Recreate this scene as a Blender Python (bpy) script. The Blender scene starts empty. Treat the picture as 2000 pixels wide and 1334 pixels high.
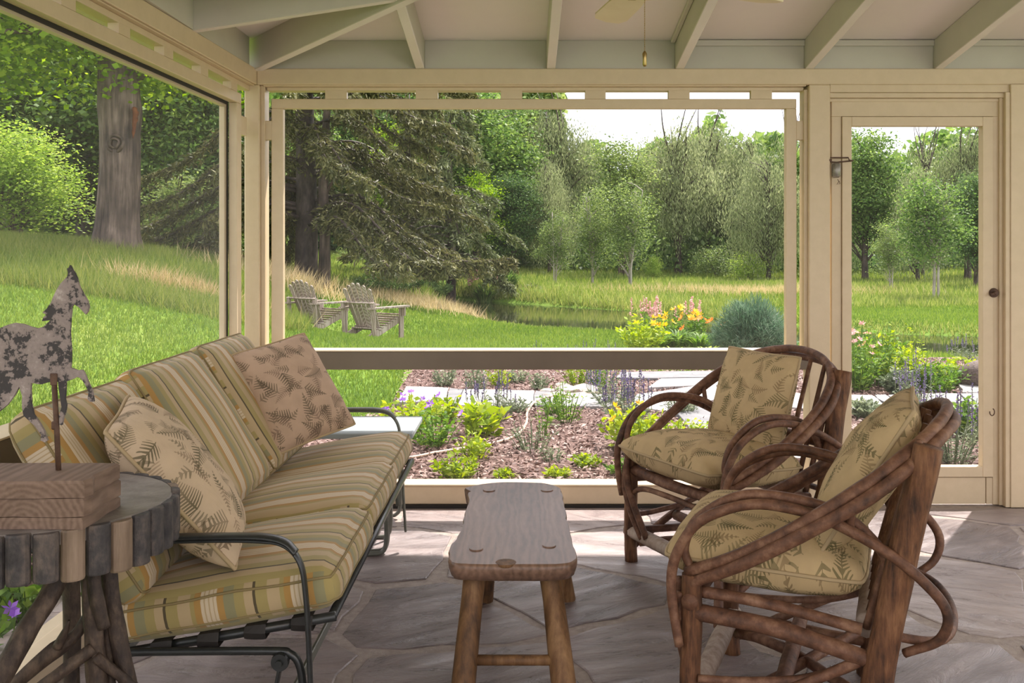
import bpy, bmesh, math, random
import numpy as np
from mathutils import Vector, Matrix, noise as mnoise

random.seed(7)
RNG = np.random.default_rng(11)
SC = bpy.context.scene
COL = SC.collection

# ------------------------------------------------------------------ camera, world, sun, exposure
CAM_Z, FPX, CX, CY = 1.31, 1900.0, 1020.0, 480.0      # lens axis hits (1020, 480) of the 2000 x 1334 frame
cam_data = bpy.data.cameras.new('camera')
cam_data.sensor_width = 36.0
cam_data.lens = FPX / 2000.0 * 36.0
cam_data.shift_x = (1000.0 - CX) / 2000.0
cam_data.shift_y = (CY - 667.0) / 2000.0
cam_data.clip_end = 400
cam = bpy.data.objects.new('camera', cam_data)
COL.objects.link(cam)
cam.location = (0, 0, CAM_Z)
cam.rotation_euler = (math.radians(90), 0, 0)
SC.camera = cam

world = bpy.data.worlds.new('sky')
SC.world = world
world.use_nodes = True
wn = world.node_tree.nodes
wl = world.node_tree.links
bg = wn['Background']
bg.inputs['Strength'].default_value = 1.12
wtc = wn.new('ShaderNodeTexCoord')
wno = wn.new('ShaderNodeTexNoise'); wno.inputs['Scale'].default_value = 2.2; wno.inputs['Detail'].default_value = 5
wcr = wn.new('ShaderNodeValToRGB')
wcr.color_ramp.elements[0].position = 0.35; wcr.color_ramp.elements[0].color = (0.84, 0.85, 0.95, 1)
wcr.color_ramp.elements[1].position = 0.62; wcr.color_ramp.elements[1].color = (1.0, 0.955, 0.975, 1)
wl.new(wtc.outputs['Generated'], wno.inputs['Vector'])
wl.new(wno.outputs['Fac'], wcr.inputs['Fac'])
wl.new(wcr.outputs['Color'], bg.inputs['Color'])

sun_data = bpy.data.lights.new('sun', 'SUN')
sun_data.energy = 4.6
sun_data.angle = math.radians(0.9)
sun_data.color = (1.0, 0.92, 0.86)
sun = bpy.data.objects.new('sun', sun_data)
COL.objects.link(sun)
# light travels towards -x (left) and -y (into the porch), 58 degrees high
_d = Vector((-0.37, -0.54, 0)).normalized() * math.cos(math.radians(58)) + Vector((0, 0, -math.sin(math.radians(58))))
sun.rotation_euler = _d.to_track_quat('-Z', 'Y').to_euler()
sun.location = (8, 14, 18)

SC.view_settings.view_transform = 'Standard'
SC.view_settings.look = 'None'
SC.view_settings.gamma = 1.0
SC.view_settings.use_curve_mapping = False
SC.view_settings.exposure = 1.2
try:
    SC.cycles.max_bounces = 7
    SC.cycles.diffuse_bounces = 4
    SC.cycles.glossy_bounces = 3
    SC.cycles.transparent_max_bounces = 10
    SC.cycles.adaptive_threshold = 0.03
    SC.cycles.use_denoising = True
    SC.cycles.caustics_reflective = False
    SC.cycles.caustics_refractive = False
except Exception:
    pass


def at(px, py, Y):
    return Vector(((px - CX) / FPX * Y, Y, CAM_Z - (py - CY) / FPX * Y))


def on_plane(px, py, z):
    Y = (CAM_Z - z) * FPX / (py - CY)
    return Vector(((px - CX) / FPX * Y, Y, z))


# ------------------------------------------------------------------ object helpers
ORG = {}


def tag(o, label=None, cat=None, group=None, kind=None):
    if label: o['label'] = label
    if cat: o['category'] = cat
    if group: o['group'] = group
    if kind: o['kind'] = kind
    return o


def thing(name, loc, label=None, cat=None, group=None, kind=None):
    o = bpy.data.objects.new(name, None)
    o.empty_display_size = 0.1
    COL.objects.link(o)
    o.location = loc
    ORG[o.name] = Vector(loc)
    return tag(o, label, cat, group, kind)


def link(name, me, parent=None, org=None):
    o = bpy.data.objects.new(name, me)
    COL.objects.link(o)
    if parent is not None:
        o.parent = parent
        ORG[o.name] = ORG[parent.name]
    else:
        org = Vector(org) if org is not None else Vector((0, 0, 0))
        o.location = org
        ORG[o.name] = org
    return o


def set_mats(me, mat):
    if isinstance(mat, (list, tuple)):
        for m in mat: me.materials.append(m)
    elif mat: me.materials.append(mat)


def obj(name, V, F, mat, parent=None, org=None, smooth=False, uv=None, mi=None):
    """world-space vertices V, faces F -> one mesh object, a child of parent if given"""
    if parent is not None: o0 = ORG[parent.name]
    elif org is not None: o0 = Vector(org)
    else: o0 = Vector((0, 0, 0))
    me = bpy.data.meshes.new(name)
    me.from_pydata([(v[0] - o0.x, v[1] - o0.y, v[2] - o0.z) for v in V], [], F)
    set_mats(me, mat)
    if smooth: me.polygons.foreach_set('use_smooth', [True] * len(me.polygons))
    if mi is not None: me.polygons.foreach_set('material_index', mi)
    if uv is not None:
        l = me.uv_layers.new(name='UVMap')
        idx = np.zeros(len(me.loops), dtype=np.int32); me.loops.foreach_get('vertex_index', idx)
        l.data.foreach_set('uv', np.asarray(uv, dtype=np.float32)[idx].ravel())
    me.update()
    return link(name, me, parent, o0)


def np_mesh(name, V, F, mat, smooth=False):
    V = np.asarray(V, dtype=np.float32); F = np.asarray(F, dtype=np.int32)
    me = bpy.data.meshes.new(name)
    k = F.shape[1]
    me.vertices.add(len(V)); me.vertices.foreach_set('co', V.ravel())
    me.loops.add(F.size); me.loops.foreach_set('vertex_index', F.ravel())
    me.polygons.add(len(F))
    me.polygons.foreach_set('loop_start', np.arange(0, F.size, k, dtype=np.int32))
    if smooth: me.polygons.foreach_set('use_smooth', np.ones(len(F), dtype=bool))
    set_mats(me, mat)
    me.update(calc_edges=True)
    me.validate()
    return me


def np_obj(name, V, F, mat, parent=None, org=None, smooth=False):
    o0 = ORG[parent.name] if parent is not None else Vector(org if org is not None else (0, 0, 0))
    me = np_mesh(name, np.asarray(V) - np.array(o0), F, mat, smooth)
    return link(name, me, parent, o0)


class MB:
    """collects world-space geometry for ONE mesh"""
    def __init__(self): self.V = []; self.F = []; self.S = []

    def add(self, V, F):
        n = len(self.V); self.V += [tuple(v) for v in V]; self.F += [tuple(i + n for i in f) for f in F]
        return self

    def box(self, x0, x1, y0, y1, z0, z1, b=0.004):
        return self.obox(Vector(((x0 + x1) / 2, (y0 + y1) / 2, (z0 + z1) / 2)), Vector((1, 0, 0)), Vector((0, 1, 0)), Vector((0, 0, 1)),
                         abs(x1 - x0) / 2, abs(y1 - y0) / 2, abs(z1 - z0) / 2, b)

    def obox(self, c, u, v, w, a, bb, cc, b=0.004):
        """oriented box with chamfered edges"""
        b = min(b, a * 0.45, bb * 0.45, cc * 0.45)
        c = Vector(c); V = []; idx = {}
        for sx in (-1, 1):
            for sy in (-1, 1):
                for sz in (-1, 1):
                    for k in range(3):
                        d = [a, bb, cc]
                        d = [d[i] - (0 if i == k else b) for i in range(3)]
                        idx[(sx, sy, sz, k)] = len(V)
                        V.append(c + u * (sx * d[0]) + v * (sy * d[1]) + w * (sz * d[2]))
        F = []
        I = idx
        for s in (-1, 1):
            F.append([I[(s, -1, -1, 0)], I[(s, 1, -1, 0)], I[(s, 1, 1, 0)], I[(s, -1, 1, 0)]])
            F.append([I[(-1, s, -1, 1)], I[(1, s, -1, 1)], I[(1, s, 1, 1)], I[(-1, s, 1, 1)]])
            F.append([I[(-1, -1, s, 2)], I[(1, -1, s, 2)], I[(1, 1, s, 2)], I[(-1, 1, s, 2)]])
        for s in (-1, 1):
            for t in (-1, 1):
                F.append([I[(s, t, -1, 0)], I[(s, t, 1, 0)], I[(s, t, 1, 1)], I[(s, t, -1, 1)]])
                F.append([I[(s, -1, t, 0)], I[(s, 1, t, 0)], I[(s, 1, t, 2)], I[(s, -1, t, 2)]])
                F.append([I[(-1, s, t, 1)], I[(1, s, t, 1)], I[(1, s, t, 2)], I[(-1, s, t, 2)]])
        for sx in (-1, 1):
            for sy in (-1, 1):
                for sz in (-1, 1):
                    F.append([I[(sx, sy, sz, 0)], I[(sx, sy, sz, 1)], I[(sx, sy, sz, 2)]])
        return self.add(V, F)

    def bar(self, p, q, w, h, up=(0, 0, 1), b=0.003):
        p = Vector(p); q = Vector(q); d = (q - p); L = d.length; d.normalize()
        s = d.cross(Vector(up)); s.normalize(); t = s.cross(d)
        return self.obox((p + q) / 2, d, s, t, L / 2, w / 2, h / 2, b)

    def tube(self, P, R, n=10, caps=True, closed=False, rough=0.0, flat=None, up=None):
        """swept tube through P; R one radius or a list; flat=(a,b) makes a flat bar section"""
        P = [Vector(p) for p in P]
        m = len(P)
        if not isinstance(R, (list, tuple)): R = [R] * m
        T = []
        for i in range(m):
            if closed: d = P[(i + 1) % m] - P[i - 1]
            else: d = P[min(i + 1, m - 1)] - P[max(i - 1, 0)]
            T.append(d.normalized() if d.length > 1e-9 else Vector((0, 0, 1)))
        ref = Vector(up) if up else (Vector((0, 0, 1)) if abs(T[0].z) < 0.9 else Vector((1, 0, 0)))
        nrm = (ref - T[0] * ref.dot(T[0])).normalized()
        V = []
        ph = random.random() * 50
        for i in range(m):
            if i: nrm = (nrm - T[i] * nrm.dot(T[i]))
            nrm = nrm.normalized()
            bn = T[i].cross(nrm)
            for j in range(n):
                a = 2 * math.pi * j / n
                r = R[i]
                if rough:
                    r *= 1 + rough * mnoise.noise(Vector((ph + P[i].x * 14, P[i].y * 14 + math.cos(a), P[i].z * 14 + math.sin(a))))
                if flat: V.append(P[i] + nrm * (math.cos(a) * flat[0]) + bn * (math.sin(a) * flat[1]))
                else: V.append(P[i] + nrm * (math.cos(a) * r) + bn * (math.sin(a) * r))
        F = []
        for i in range(m if closed else m - 1):
            k = ((i + 1) % m) * n
            for j in range(n):
                F.append((i * n + j, i * n + (j + 1) % n, k + (j + 1) % n, k + j))
        if caps and not closed:
            F.append(tuple(reversed(range(n))))
            F.append(tuple((m - 1) * n + j for j in range(n)))
        return self.add(V, F)

    def disc(self, c, r, h, n=16, axis=(0, 0, 1)):
        c = Vector(c); a = Vector(axis).normalized()
        return self.tube([c - a * h / 2, c - a * h * 0.2, c + a * h * 0.2, c + a * h / 2], [r * 0.94, r, r, r * 0.94], n)

    def prism(self, poly, z0, z1):
        n = len(poly)
        V = [(p[0], p[1], z0) for p in poly] + [(p[0], p[1], z1) for p in poly]
        F = [tuple(reversed(range(n))), tuple(range(n, 2 * n))] + [(i, (i + 1) % n, n + (i + 1) % n, n + i) for i in range(n)]
        return self.add(V, F)

    def build(self, name, mat, parent=None, org=None, smooth=False, auto=None):
        o = obj(name, self.V, self.F, mat, parent, org, smooth)
        if auto:
            sm = o.data
            bm = bmesh.new(); bm.from_mesh(sm)
            for e in bm.edges:
                if len(e.link_faces) == 2 and e.calc_face_angle(0) > math.radians(auto): e.smooth = False
            for f in bm.faces: f.smooth = True
            bm.to_mesh(sm); bm.free()
        return o


def spline(P, k=8, closed=False):
    P = [Vector(p) for p in P]; n = len(P); out = []
    rng = n if closed else n - 1
    for i in range(rng):
        p1, p2 = P[i], P[(i + 1) % n]
        p0 = P[i - 1] if (i > 0 or closed) else p1 * 2 - p2
        p3 = P[(i + 2) % n] if (i + 2 < n or closed) else p2 * 2 - p1
        for j in range(k):
            t = j / k
            out.append(0.5 * ((2 * p1) + (p2 - p0) * t + (2 * p0 - 5 * p1 + 4 * p2 - p3) * t * t + (3 * p1 - p0 - 3 * p2 + p3) * t ** 3))
    if not closed: out.append(P[-1])
    return out


# ------------------------------------------------------------------ materials
def mat_base(name, color=(.5, .5, .5), rough=.6, spec=.5, metal=0.0):
    m = bpy.data.materials.new(name); m.use_nodes = True
    b = m.node_tree.nodes['Principled BSDF']
    b.inputs['Base Color'].default_value = (*color, 1)
    b.inputs['Roughness'].default_value = rough
    b.inputs['Specular IOR Level'].default_value = spec
    b.inputs['Metallic'].default_value = metal
    return m, m.node_tree.nodes, m.node_tree.links, b


def N(nodes, t, **kw):
    n = nodes.new(t)
    for k, v in kw.items():
        if k.startswith('i_'): n.inputs[k[2:].replace('_', ' ')].default_value = v
        else: setattr(n, k, v)
    return n


def ramp(nodes, stops, interp='LINEAR'):
    r = nodes.new('ShaderNodeValToRGB'); cr = r.color_ramp; cr.interpolation = interp
    while len(cr.elements) < len(stops): cr.elements.new(0.5)
    for e, (p, c) in zip(cr.elements, stops):
        e.position = p; e.color = (*c, 1)
    return r


def math_n(nodes, links, op, a, b=None, c=None):
    n = nodes.new('ShaderNodeMath'); n.operation = op
    for i, x in enumerate((a, b, c)):
        if x is None: continue
        if isinstance(x, (int, float)): n.inputs[i].default_value = x
        else: links.new(x, n.inputs[i])
    return n.outputs[0]


def mat_noise(name, c1, c2, scale=8, rough=.6, bump=.0, stretch=(1, 1, 1), detail=6, spec=.4, coord='Object', metal=0.0, bscale=None, lo=.35, hi=.68, rough2=None, dist=.01):
    m, nd, ln, b = mat_base(name, c1, rough, spec, metal)
    tc = N(nd, 'ShaderNodeTexCoord'); mp = N(nd, 'ShaderNodeMapping'); mp.inputs['Scale'].default_value = stretch
    ln.new(tc.outputs[coord], mp.inputs['Vector'])
    no = N(nd, 'ShaderNodeTexNoise', i_Scale=scale, i_Detail=detail, i_Roughness=.6)
    ln.new(mp.outputs['Vector'], no.inputs['Vector'])
    r = ramp(nd, [(lo, c1), (hi, c2)])
    ln.new(no.outputs['Fac'], r.inputs['Fac']); ln.new(r.outputs['Color'], b.inputs['Base Color'])
    if rough2 is not None:
        rr = N(nd, 'ShaderNodeMapRange'); rr.inputs['To Min'].default_value = rough; rr.inputs['To Max'].default_value = rough2
        ln.new(no.outputs['Fac'], rr.inputs['Value']); ln.new(rr.outputs['Result'], b.inputs['Roughness'])
    if bump:
        n2 = no
        if bscale:
            n2 = N(nd, 'ShaderNodeTexNoise', i_Scale=bscale, i_Detail=8, i_Roughness=.65); ln.new(mp.outputs['Vector'], n2.inputs['Vector'])
        bp = N(nd, 'ShaderNodeBump', i_Strength=bump, i_Distance=dist)
        ln.new(n2.outputs['Fac'], bp.inputs['Height']); ln.new(bp.outputs['Normal'], b.inputs['Normal'])
    return m


def mat_leaf(name, stops, trans=.45, nscale=.6, spec=.25):
    """leaf colour varies leaf by leaf and softly in space; light passes through the blade"""
    m = bpy.data.materials.new(name); m.use_nodes = True
    nd = m.node_tree.nodes; ln = m.node_tree.links
    nd.remove(nd['Principled BSDF'])
    geo = N(nd, 'ShaderNodeNewGeometry'); tc = N(nd, 'ShaderNodeTexCoord')
    no = N(nd, 'ShaderNodeTexNoise', i_Scale=nscale, i_Detail=2); ln.new(tc.outputs['Object'], no.inputs['Vector'])
    oi = N(nd, 'ShaderNodeObjectInfo')
    f = math_n(nd, ln, 'MULTIPLY', geo.outputs['Random Per Island'], .45)
    f2 = math_n(nd, ln, 'MULTIPLY', no.outputs['Fac'], .55)
    f3 = math_n(nd, ln, 'MULTIPLY_ADD', oi.outputs['Random'], .16, -.08)
    s = math_n(nd, ln, 'ADD', f, f2); s = math_n(nd, ln, 'ADD', s, f3)
    r = ramp(nd, stops); ln.new(s, r.inputs['Fac'])
    d = N(nd, 'ShaderNodeBsdfPrincipled'); d.inputs['Roughness'].default_value = .55; d.inputs['Specular IOR Level'].default_value = spec
    ln.new(r.outputs['Color'], d.inputs['Base Color'])
    t = N(nd, 'ShaderNodeBsdfTranslucent')
    hs = N(nd, 'ShaderNodeHueSaturation'); hs.inputs['Saturation'].default_value = 1.1; hs.inputs['Value'].default_value = 1.25; hs.inputs['Hue'].default_value = .49
    ln.new(r.outputs['Color'], hs.inputs['Color']); ln.new(hs.outputs['Color'], t.inputs['Color'])
    mx = N(nd, 'ShaderNodeMixShader'); mx.inputs[0].default_value = trans
    ln.new(d.outputs[0], mx.inputs[1]); ln.new(t.outputs[0], mx.inputs[2])
    ln.new(mx.outputs[0], nd['Material Output'].inputs['Surface'])
    return m


M = {}
M['trim'] = mat_noise('cream_painted_wood', (.585, .465, .305), (.625, .50, .335), 3, .42, .06, (6, 6, 6), bscale=18, spec=.45)
M['rafter'] = mat_noise('pale_sage_painted_wood', (.49, .465, .40), (.53, .505, .435), 4, .5, .05, bscale=22)
M['ceiling'] = mat_noise('off_white_ceiling_board', (.70, .645, .615), (.74, .69, .66), 1.5, .7, .04, bscale=40)
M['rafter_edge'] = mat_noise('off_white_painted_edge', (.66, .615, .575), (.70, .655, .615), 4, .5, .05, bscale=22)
M['taupe'] = mat_noise('dark_taupe_rail', (.135, .10, .066), (.16, .12, .082), 3, .5, .06, bscale=18)  # mid rail faces, darker than the cream trim and cap
M['dark'] = mat_base('dark_rubber', (.018, .014, .012), .7)[0]
M['iron'] = mat_noise('black_powder_coated_steel', (.012, .013, .013), (.024, .026, .025), 30, .34, .05, spec=.5)
M['steel'] = mat_noise('grey_green_steel', (.10, .105, .085), (.14, .14, .115), 30, .4, .05)
M['rust'] = mat_noise('rusty_iron', (.06, .03, .018), (.12, .065, .04), 40, .7, .3)
M['brass'] = mat_base('aged_brass', (.42, .30, .12), .35, metal=1.0)[0]
M['fan'] = mat_noise('cream_fan_blade', (.72, .60, .42), (.78, .67, .50), 6, .5, .05)
M['blue_table'] = mat_noise('pale_blue_grey_paint', (.33, .375, .395), (.38, .425, .445), 8, .35, .03)


def bark(name, c1, c2, c3, scale=40, bump=.5, stretch=(1, 1, .35)):
    m, nd, ln, b = mat_base(name, c1, .62, .35)
    tc = N(nd, 'ShaderNodeTexCoord'); mp = N(nd, 'ShaderNodeMapping'); mp.inputs['Scale'].default_value = stretch
    ln.new(tc.outputs['Object'], mp.inputs['Vector'])
    n1 = N(nd, 'ShaderNodeTexNoise', i_Scale=scale, i_Detail=8, i_Roughness=.65); ln.new(mp.outputs['Vector'], n1.inputs['Vector'])
    n2 = N(nd, 'ShaderNodeTexNoise', i_Scale=scale * .15, i_Detail=4); ln.new(tc.outputs['Object'], n2.inputs['Vector'])
    s = math_n(nd, ln, 'MULTIPLY_ADD', n1.outputs['Fac'], .6, 0.0); s2 = math_n(nd, ln, 'MULTIPLY_ADD', n2.outputs['Fac'], .45, s)
    r = ramp(nd, [(.38, c1), (.52, c2), (.68, c3)]); ln.new(s2, r.inputs['Fac']); ln.new(r.outputs['Color'], b.inputs['Base Color'])
    bp = N(nd, 'ShaderNodeBump', i_Strength=bump, i_Distance=.006); ln.new(n1.outputs['Fac'], bp.inputs['Height']); ln.new(bp.outputs['Normal'], b.inputs['Normal'])
    return m


M['twig'] = bark('red_brown_bent_willow', (.042, .019, .011), (.135, .061, .034), (.29, .16, .096), 26, .5, (1, 1, 1))
M['twig_bark'] = bark('ridged_hickory_bark', (.028, .012, .006), (.125, .052, .022), (.25, .12, .055), 70, 1.0, (1, 1, .16))
M['cut'] = mat_noise('cut_wood_end', (.30, .19, .10), (.42, .28, .16), 30, .7, .2)
M['pale_log'] = bark('pale_peeling_bark', (.22, .15, .11), (.38, .29, .23), (.50, .42, .35), 35, .5)
M['branch'] = bark('grey_branch_bark', (.016, .010, .008), (.052, .034, .024), (.135, .092, .062), 50, .9, (1, 1, .5))
M['half_log'] = bark('dark_half_log_bark', (.018, .016, .018), (.055, .048, .047), (.15, .115, .095), 45, .9, (1, 1, .6))
M['half_log_bare'] = bark('bare_half_log', (.10, .07, .048), (.18, .125, .085), (.27, .195, .14), 50, .5, (1, 1, .1))
M['table_top'] = mat_noise('grey_weathered_table_top', (.13, .11, .10), (.24, .21, .19), 20, .45, .3, bscale=60)


def wood(name, c1, c2, c3, scale=9, axis=1, rough=.42, spec=.45, dist=3.5, bump=.25, bands=None, wf=.30):
    m, nd, ln, b = mat_base(name, c1, rough, spec)
    tc = N(nd, 'ShaderNodeTexCoord'); mp = N(nd, 'ShaderNodeMapping')
    sc = [1, 1, 1]; sc[axis] = .16; mp.inputs['Scale'].default_value = sc
    ln.new(tc.outputs['Object'], mp.inputs['Vector'])
    wv = N(nd, 'ShaderNodeTexWave', wave_type='RINGS', i_Scale=scale, i_Distortion=dist, i_Detail=3, i_Detail_Scale=1.6)
    wv.rings_direction = 'XYZ'[axis]
    if bands: wv.wave_type = 'BANDS'; wv.bands_direction = bands
    ln.new(mp.outputs['Vector'], wv.inputs['Vector'])
    n1 = N(nd, 'ShaderNodeTexNoise', i_Scale=5, i_Detail=6); ln.new(mp.outputs['Vector'], n1.inputs['Vector'])
    n3 = N(nd, 'ShaderNodeTexNoise', i_Scale=90, i_Detail=4); ln.new(mp.outputs['Vector'], n3.inputs['Vector'])
    s = math_n(nd, ln, 'MULTIPLY', wv.outputs['Fac'], wf); s = math_n(nd, ln, 'MULTIPLY_ADD', n1.outputs['Fac'], .6, s); s = math_n(nd, ln, 'MULTIPLY_ADD', n3.outputs['Fac'], .22, s)
    r = ramp(nd, [(.32, c1), (.55, c2), (.78, c3)]); ln.new(s, r.inputs['Fac']); ln.new(r.outputs['Color'], b.inputs['Base Color'])
    bp = N(nd, 'ShaderNodeBump', i_Strength=bump, i_Distance=.004); ln.new(s, bp.inputs['Height']); ln.new(bp.outputs['Normal'], b.inputs['Normal'])
    return m


M['bench'] = wood('worn_oak_bench', (.07, .04, .025), (.215, .127, .087), (.345, .226, .167), 13, 1, .40, .38, 11.0, .3, 'X', .09)
M['bench_leg'] = bark('warm_streaked_oak_leg', (.03, .014, .006), (.135, .065, .025), (.27, .15, .065), 32, .35, (1, 1, .07))
M['block'] = wood('weathered_timber_block', (.12, .078, .055), (.235, .16, .12), (.38, .285, .225), 26, 1, .75, .2, 4, .8, None, .10)
M['teak'] = wood('silvered_teak', (.15, .11, .085), (.27, .215, .175), (.42, .365, .32), 12, 2, .6, .3)


def fern_fabric(name, base, ink, ink2):
    m, nd, ln, b = mat_base(name, base, .85, .15)
    uv = N(nd, 'ShaderNodeUVMap')
    lin = uv.outputs['UV']
    col = None
    prev = None
    base_n = N(nd, 'ShaderNodeTexNoise', i_Scale=18, i_Detail=3); ln.new(lin, base_n.inputs['Vector'])
    br = ramp(nd, [(.3, tuple(x * .93 for x in base)), (.7, tuple(min(1, x * 1.05) for x in base))]); ln.new(base_n.outputs['Fac'], br.inputs['Fac'])
    prev = br.outputs['Color']
    for layer, (sc, off, inkc, k, wid, amt) in enumerate(((8.5, (0, 0, 0), ink, 11.0, .25, .72), (11.0, (3.3, 1.7, 0), ink2, 7.5, .24, .62), (14.5, (7.1, 5.2, 0), ink, 5.0, .28, .60))):
        mp = N(nd, 'ShaderNodeMapping'); mp.inputs['Scale'].default_value = (sc, sc, 1); mp.inputs['Location'].default_value = off
        ln.new(lin, mp.inputs['Vector'])
        wob = N(nd, 'ShaderNodeTexNoise', i_Scale=1.3, i_Detail=1); ln.new(mp.outputs['Vector'], wob.inputs['Vector'])
        vo = N(nd, 'ShaderNodeTexVoronoi', voronoi_dimensions='2D', i_Scale=1.0, i_Randomness=.75)
        ln.new(mp.outputs['Vector'], vo.inputs['Vector'])
        sub = N(nd, 'ShaderNodeVectorMath', operation='SUBTRACT'); ln.new(mp.outputs['Vector'], sub.inputs[0]); ln.new(vo.outputs['Position'], sub.inputs[1])
        sep = N(nd, 'ShaderNodeSeparateColor'); ln.new(vo.outputs['Color'], sep.inputs[0])
        ang = math_n(nd, ln, 'MULTIPLY', sep.outputs[0], 6.283)
        rot = N(nd, 'ShaderNodeVectorRotate', rotation_type='Z_AXIS'); ln.new(sub.outputs[0], rot.inputs['Vector']); ln.new(ang, rot.inputs['Angle'])
        xyz = N(nd, 'ShaderNodeSeparateXYZ'); ln.new(rot.outputs[0], xyz.inputs[0])
        u = xyz.outputs[0]; v = xyz.outputs[1]
        # bend the stem
        u = math_n(nd, ln, 'ADD', u, math_n(nd, ln, 'MULTIPLY', math_n(nd, ln, 'MULTIPLY', v, v), math_n(nd, ln, 'MULTIPLY_ADD', sep.outputs[1], 1.4, -.7)))
        au = math_n(nd, ln, 'ABSOLUTE', u)
        # envelope tapering to the tip, v from -.42 to .45
        t = math_n(nd, ln, 'MULTIPLY_ADD', v, 1.15, .5)
        env = math_n(nd, ln, 'MULTIPLY', math_n(nd, ln, 'SUBTRACT', 1.0, t), wid * 1.25)
        env = math_n(nd, ln, 'MULTIPLY', env, math_n(nd, ln, 'SUBTRACT', 1.12, math_n(nd, ln, 'POWER', math_n(nd, ln, 'SUBTRACT', 1.0, math_n(nd, ln, 'MINIMUM', math_n(nd, ln, 'MULTIPLY', t, 4.0), 1.0)), 2)))
        ine = math_n(nd, ln, 'LESS_THAN', au, env)
        kk = math_n(nd, ln, 'MULTIPLY_ADD', sep.outputs[2], k * .8, k * .7)
        ph = math_n(nd, ln, 'SUBTRACT', math_n(nd, ln, 'MULTIPLY', v, kk), math_n(nd, ln, 'MULTIPLY', au, k * .75))
        fr = math_n(nd, ln, 'FRACT', ph)
        # leaflets narrow outwards
        lw = math_n(nd, ln, 'SUBTRACT', .68, math_n(nd, ln, 'MULTIPLY', math_n(nd, ln, 'DIVIDE', au, math_n(nd, ln, 'MAXIMUM', env, .001)), .42))
        lf = math_n(nd, ln, 'LESS_THAN', fr, lw)
        leaf = math_n(nd, ln, 'MULTIPLY', ine, lf)
        inr = math_n(nd, ln, 'MULTIPLY', math_n(nd, ln, 'GREATER_THAN', v, -.46), math_n(nd, ln, 'LESS_THAN', v, .42))
        stem = math_n(nd, ln, 'LESS_THAN', au, .014)
        mask = math_n(nd, ln, 'MULTIPLY', math_n(nd, ln, 'MAXIMUM', leaf, stem), inr)
        pres = math_n(nd, ln, 'GREATER_THAN', sep.outputs[2], (.10, .28, .38)[layer])
        mask = math_n(nd, ln, 'MULTIPLY', mask, pres)
        mask = math_n(nd, ln, 'MULTIPLY', mask, math_n(nd, ln, 'MULTIPLY_ADD', wob.outputs['Fac'], .9, amt - .45))
        mx = N(nd, 'ShaderNodeMix', data_type='RGBA'); ln.new(mask, mx.inputs['Factor']); ln.new(prev, mx.inputs['A']); mx.inputs['B'].default_value = (*inkc, 1)
        prev = mx.outputs['Result']
    ln.new(prev, b.inputs['Base Color'])
    wr = N(nd, 'ShaderNodeTexNoise', i_Scale=9, i_Detail=5, i_Roughness=.55); ln.new(lin, wr.inputs['Vector'])
    wr.inputs['Distortion'].default_value = 1.2
    bp = N(nd, 'ShaderNodeBump', i_Strength=.55, i_Distance=.012); ln.new(wr.outputs['Fac'], bp.inputs['Height']); ln.new(bp.outputs['Normal'], b.inputs['Normal'])
    return m


M['fern'] = fern_fabric('fern_print_fabric', (.47, .345, .185), (.095, .085, .035), (.16, .105, .05))
M['fern_light'] = fern_fabric('light_fern_print_fabric', (.53, .405, .275), (.10, .085, .045), (.19, .13, .08))
M['fern_pink'] = fern_fabric('faded_fern_print_fabric', (.46, .325, .225), (.105, .08, .05), (.18, .12, .085))
M['piping_fern'] = mat_base('fern_fabric_piping', (.40, .30, .17), .8, .2)[0]


def stripe_fabric():
    m, nd, ln, b = mat_base('striped_canvas', (.5, .4, .25), .8, .2)
    uv = N(nd, 'ShaderNodeUVMap'); sx = N(nd, 'ShaderNodeSeparateXYZ'); ln.new(uv.outputs['UV'], sx.inputs[0])
    f = math_n(nd, ln, 'FRACT', math_n(nd, ln, 'MULTIPLY', sx.outputs[0], 1 / .222))
    olive, tan, gold, cream, grey, line = (.315, .25, .098), (.415, .31, .175), (.36, .21, .065), (.54, .44, .31), (.235, .215, .115), (.085, .065, .035)
    st = [(0, line), (.030, olive), (.16, tan), (.30, olive), (.345, gold), (.42, cream), (.455, tan), (.47, cream), (.505, tan), (.52, cream), (.555, tan), (.57, cream), (.60, gold), (.675, grey), (.79, olive), (.90, tan)]
    r = ramp(nd, st, 'CONSTANT'); ln.new(f, r.inputs['Fac'])
    no = N(nd, 'ShaderNodeTexNoise', i_Scale=6, i_Detail=4); ln.new(uv.outputs['UV'], no.inputs['Vector'])
    mr = N(nd, 'ShaderNodeMapRange'); mr.inputs['To Min'].default_value = .9; mr.inputs['To Max'].default_value = 1.12; ln.new(no.outputs['Fac'], mr.inputs['Value'])
    mx = N(nd, 'ShaderNodeMix', data_type='RGBA', blend_type='MULTIPLY'); mx.inputs['Factor'].default_value = 1
    ln.new(r.outputs['Color'], mx.inputs['A']); ln.new(mr.outputs['Result'], mx.inputs['B']); ln.new(mx.outputs['Result'], b.inputs['Base Color'])
    wv = N(nd, 'ShaderNodeTexNoise', i_Scale=5, i_Detail=3); ln.new(uv.outputs['UV'], wv.inputs['Vector'])
    bp = N(nd, 'ShaderNodeBump', i_Strength=.3, i_Distance=.012); ln.new(wv.outputs['Fac'], bp.inputs['Height']); ln.new(bp.outputs['Normal'], b.inputs['Normal'])
    b.inputs['Sheen Weight'].default_value = .15
    return m


M['stripe'] = stripe_fabric()
M['piping'] = mat_base('olive_piping', (.235, .18, .085), .8, .2)[0]
M['piping_dark'] = mat_base('tan_piping', (.24, .19, .11), .8, .2)[0]


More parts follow.
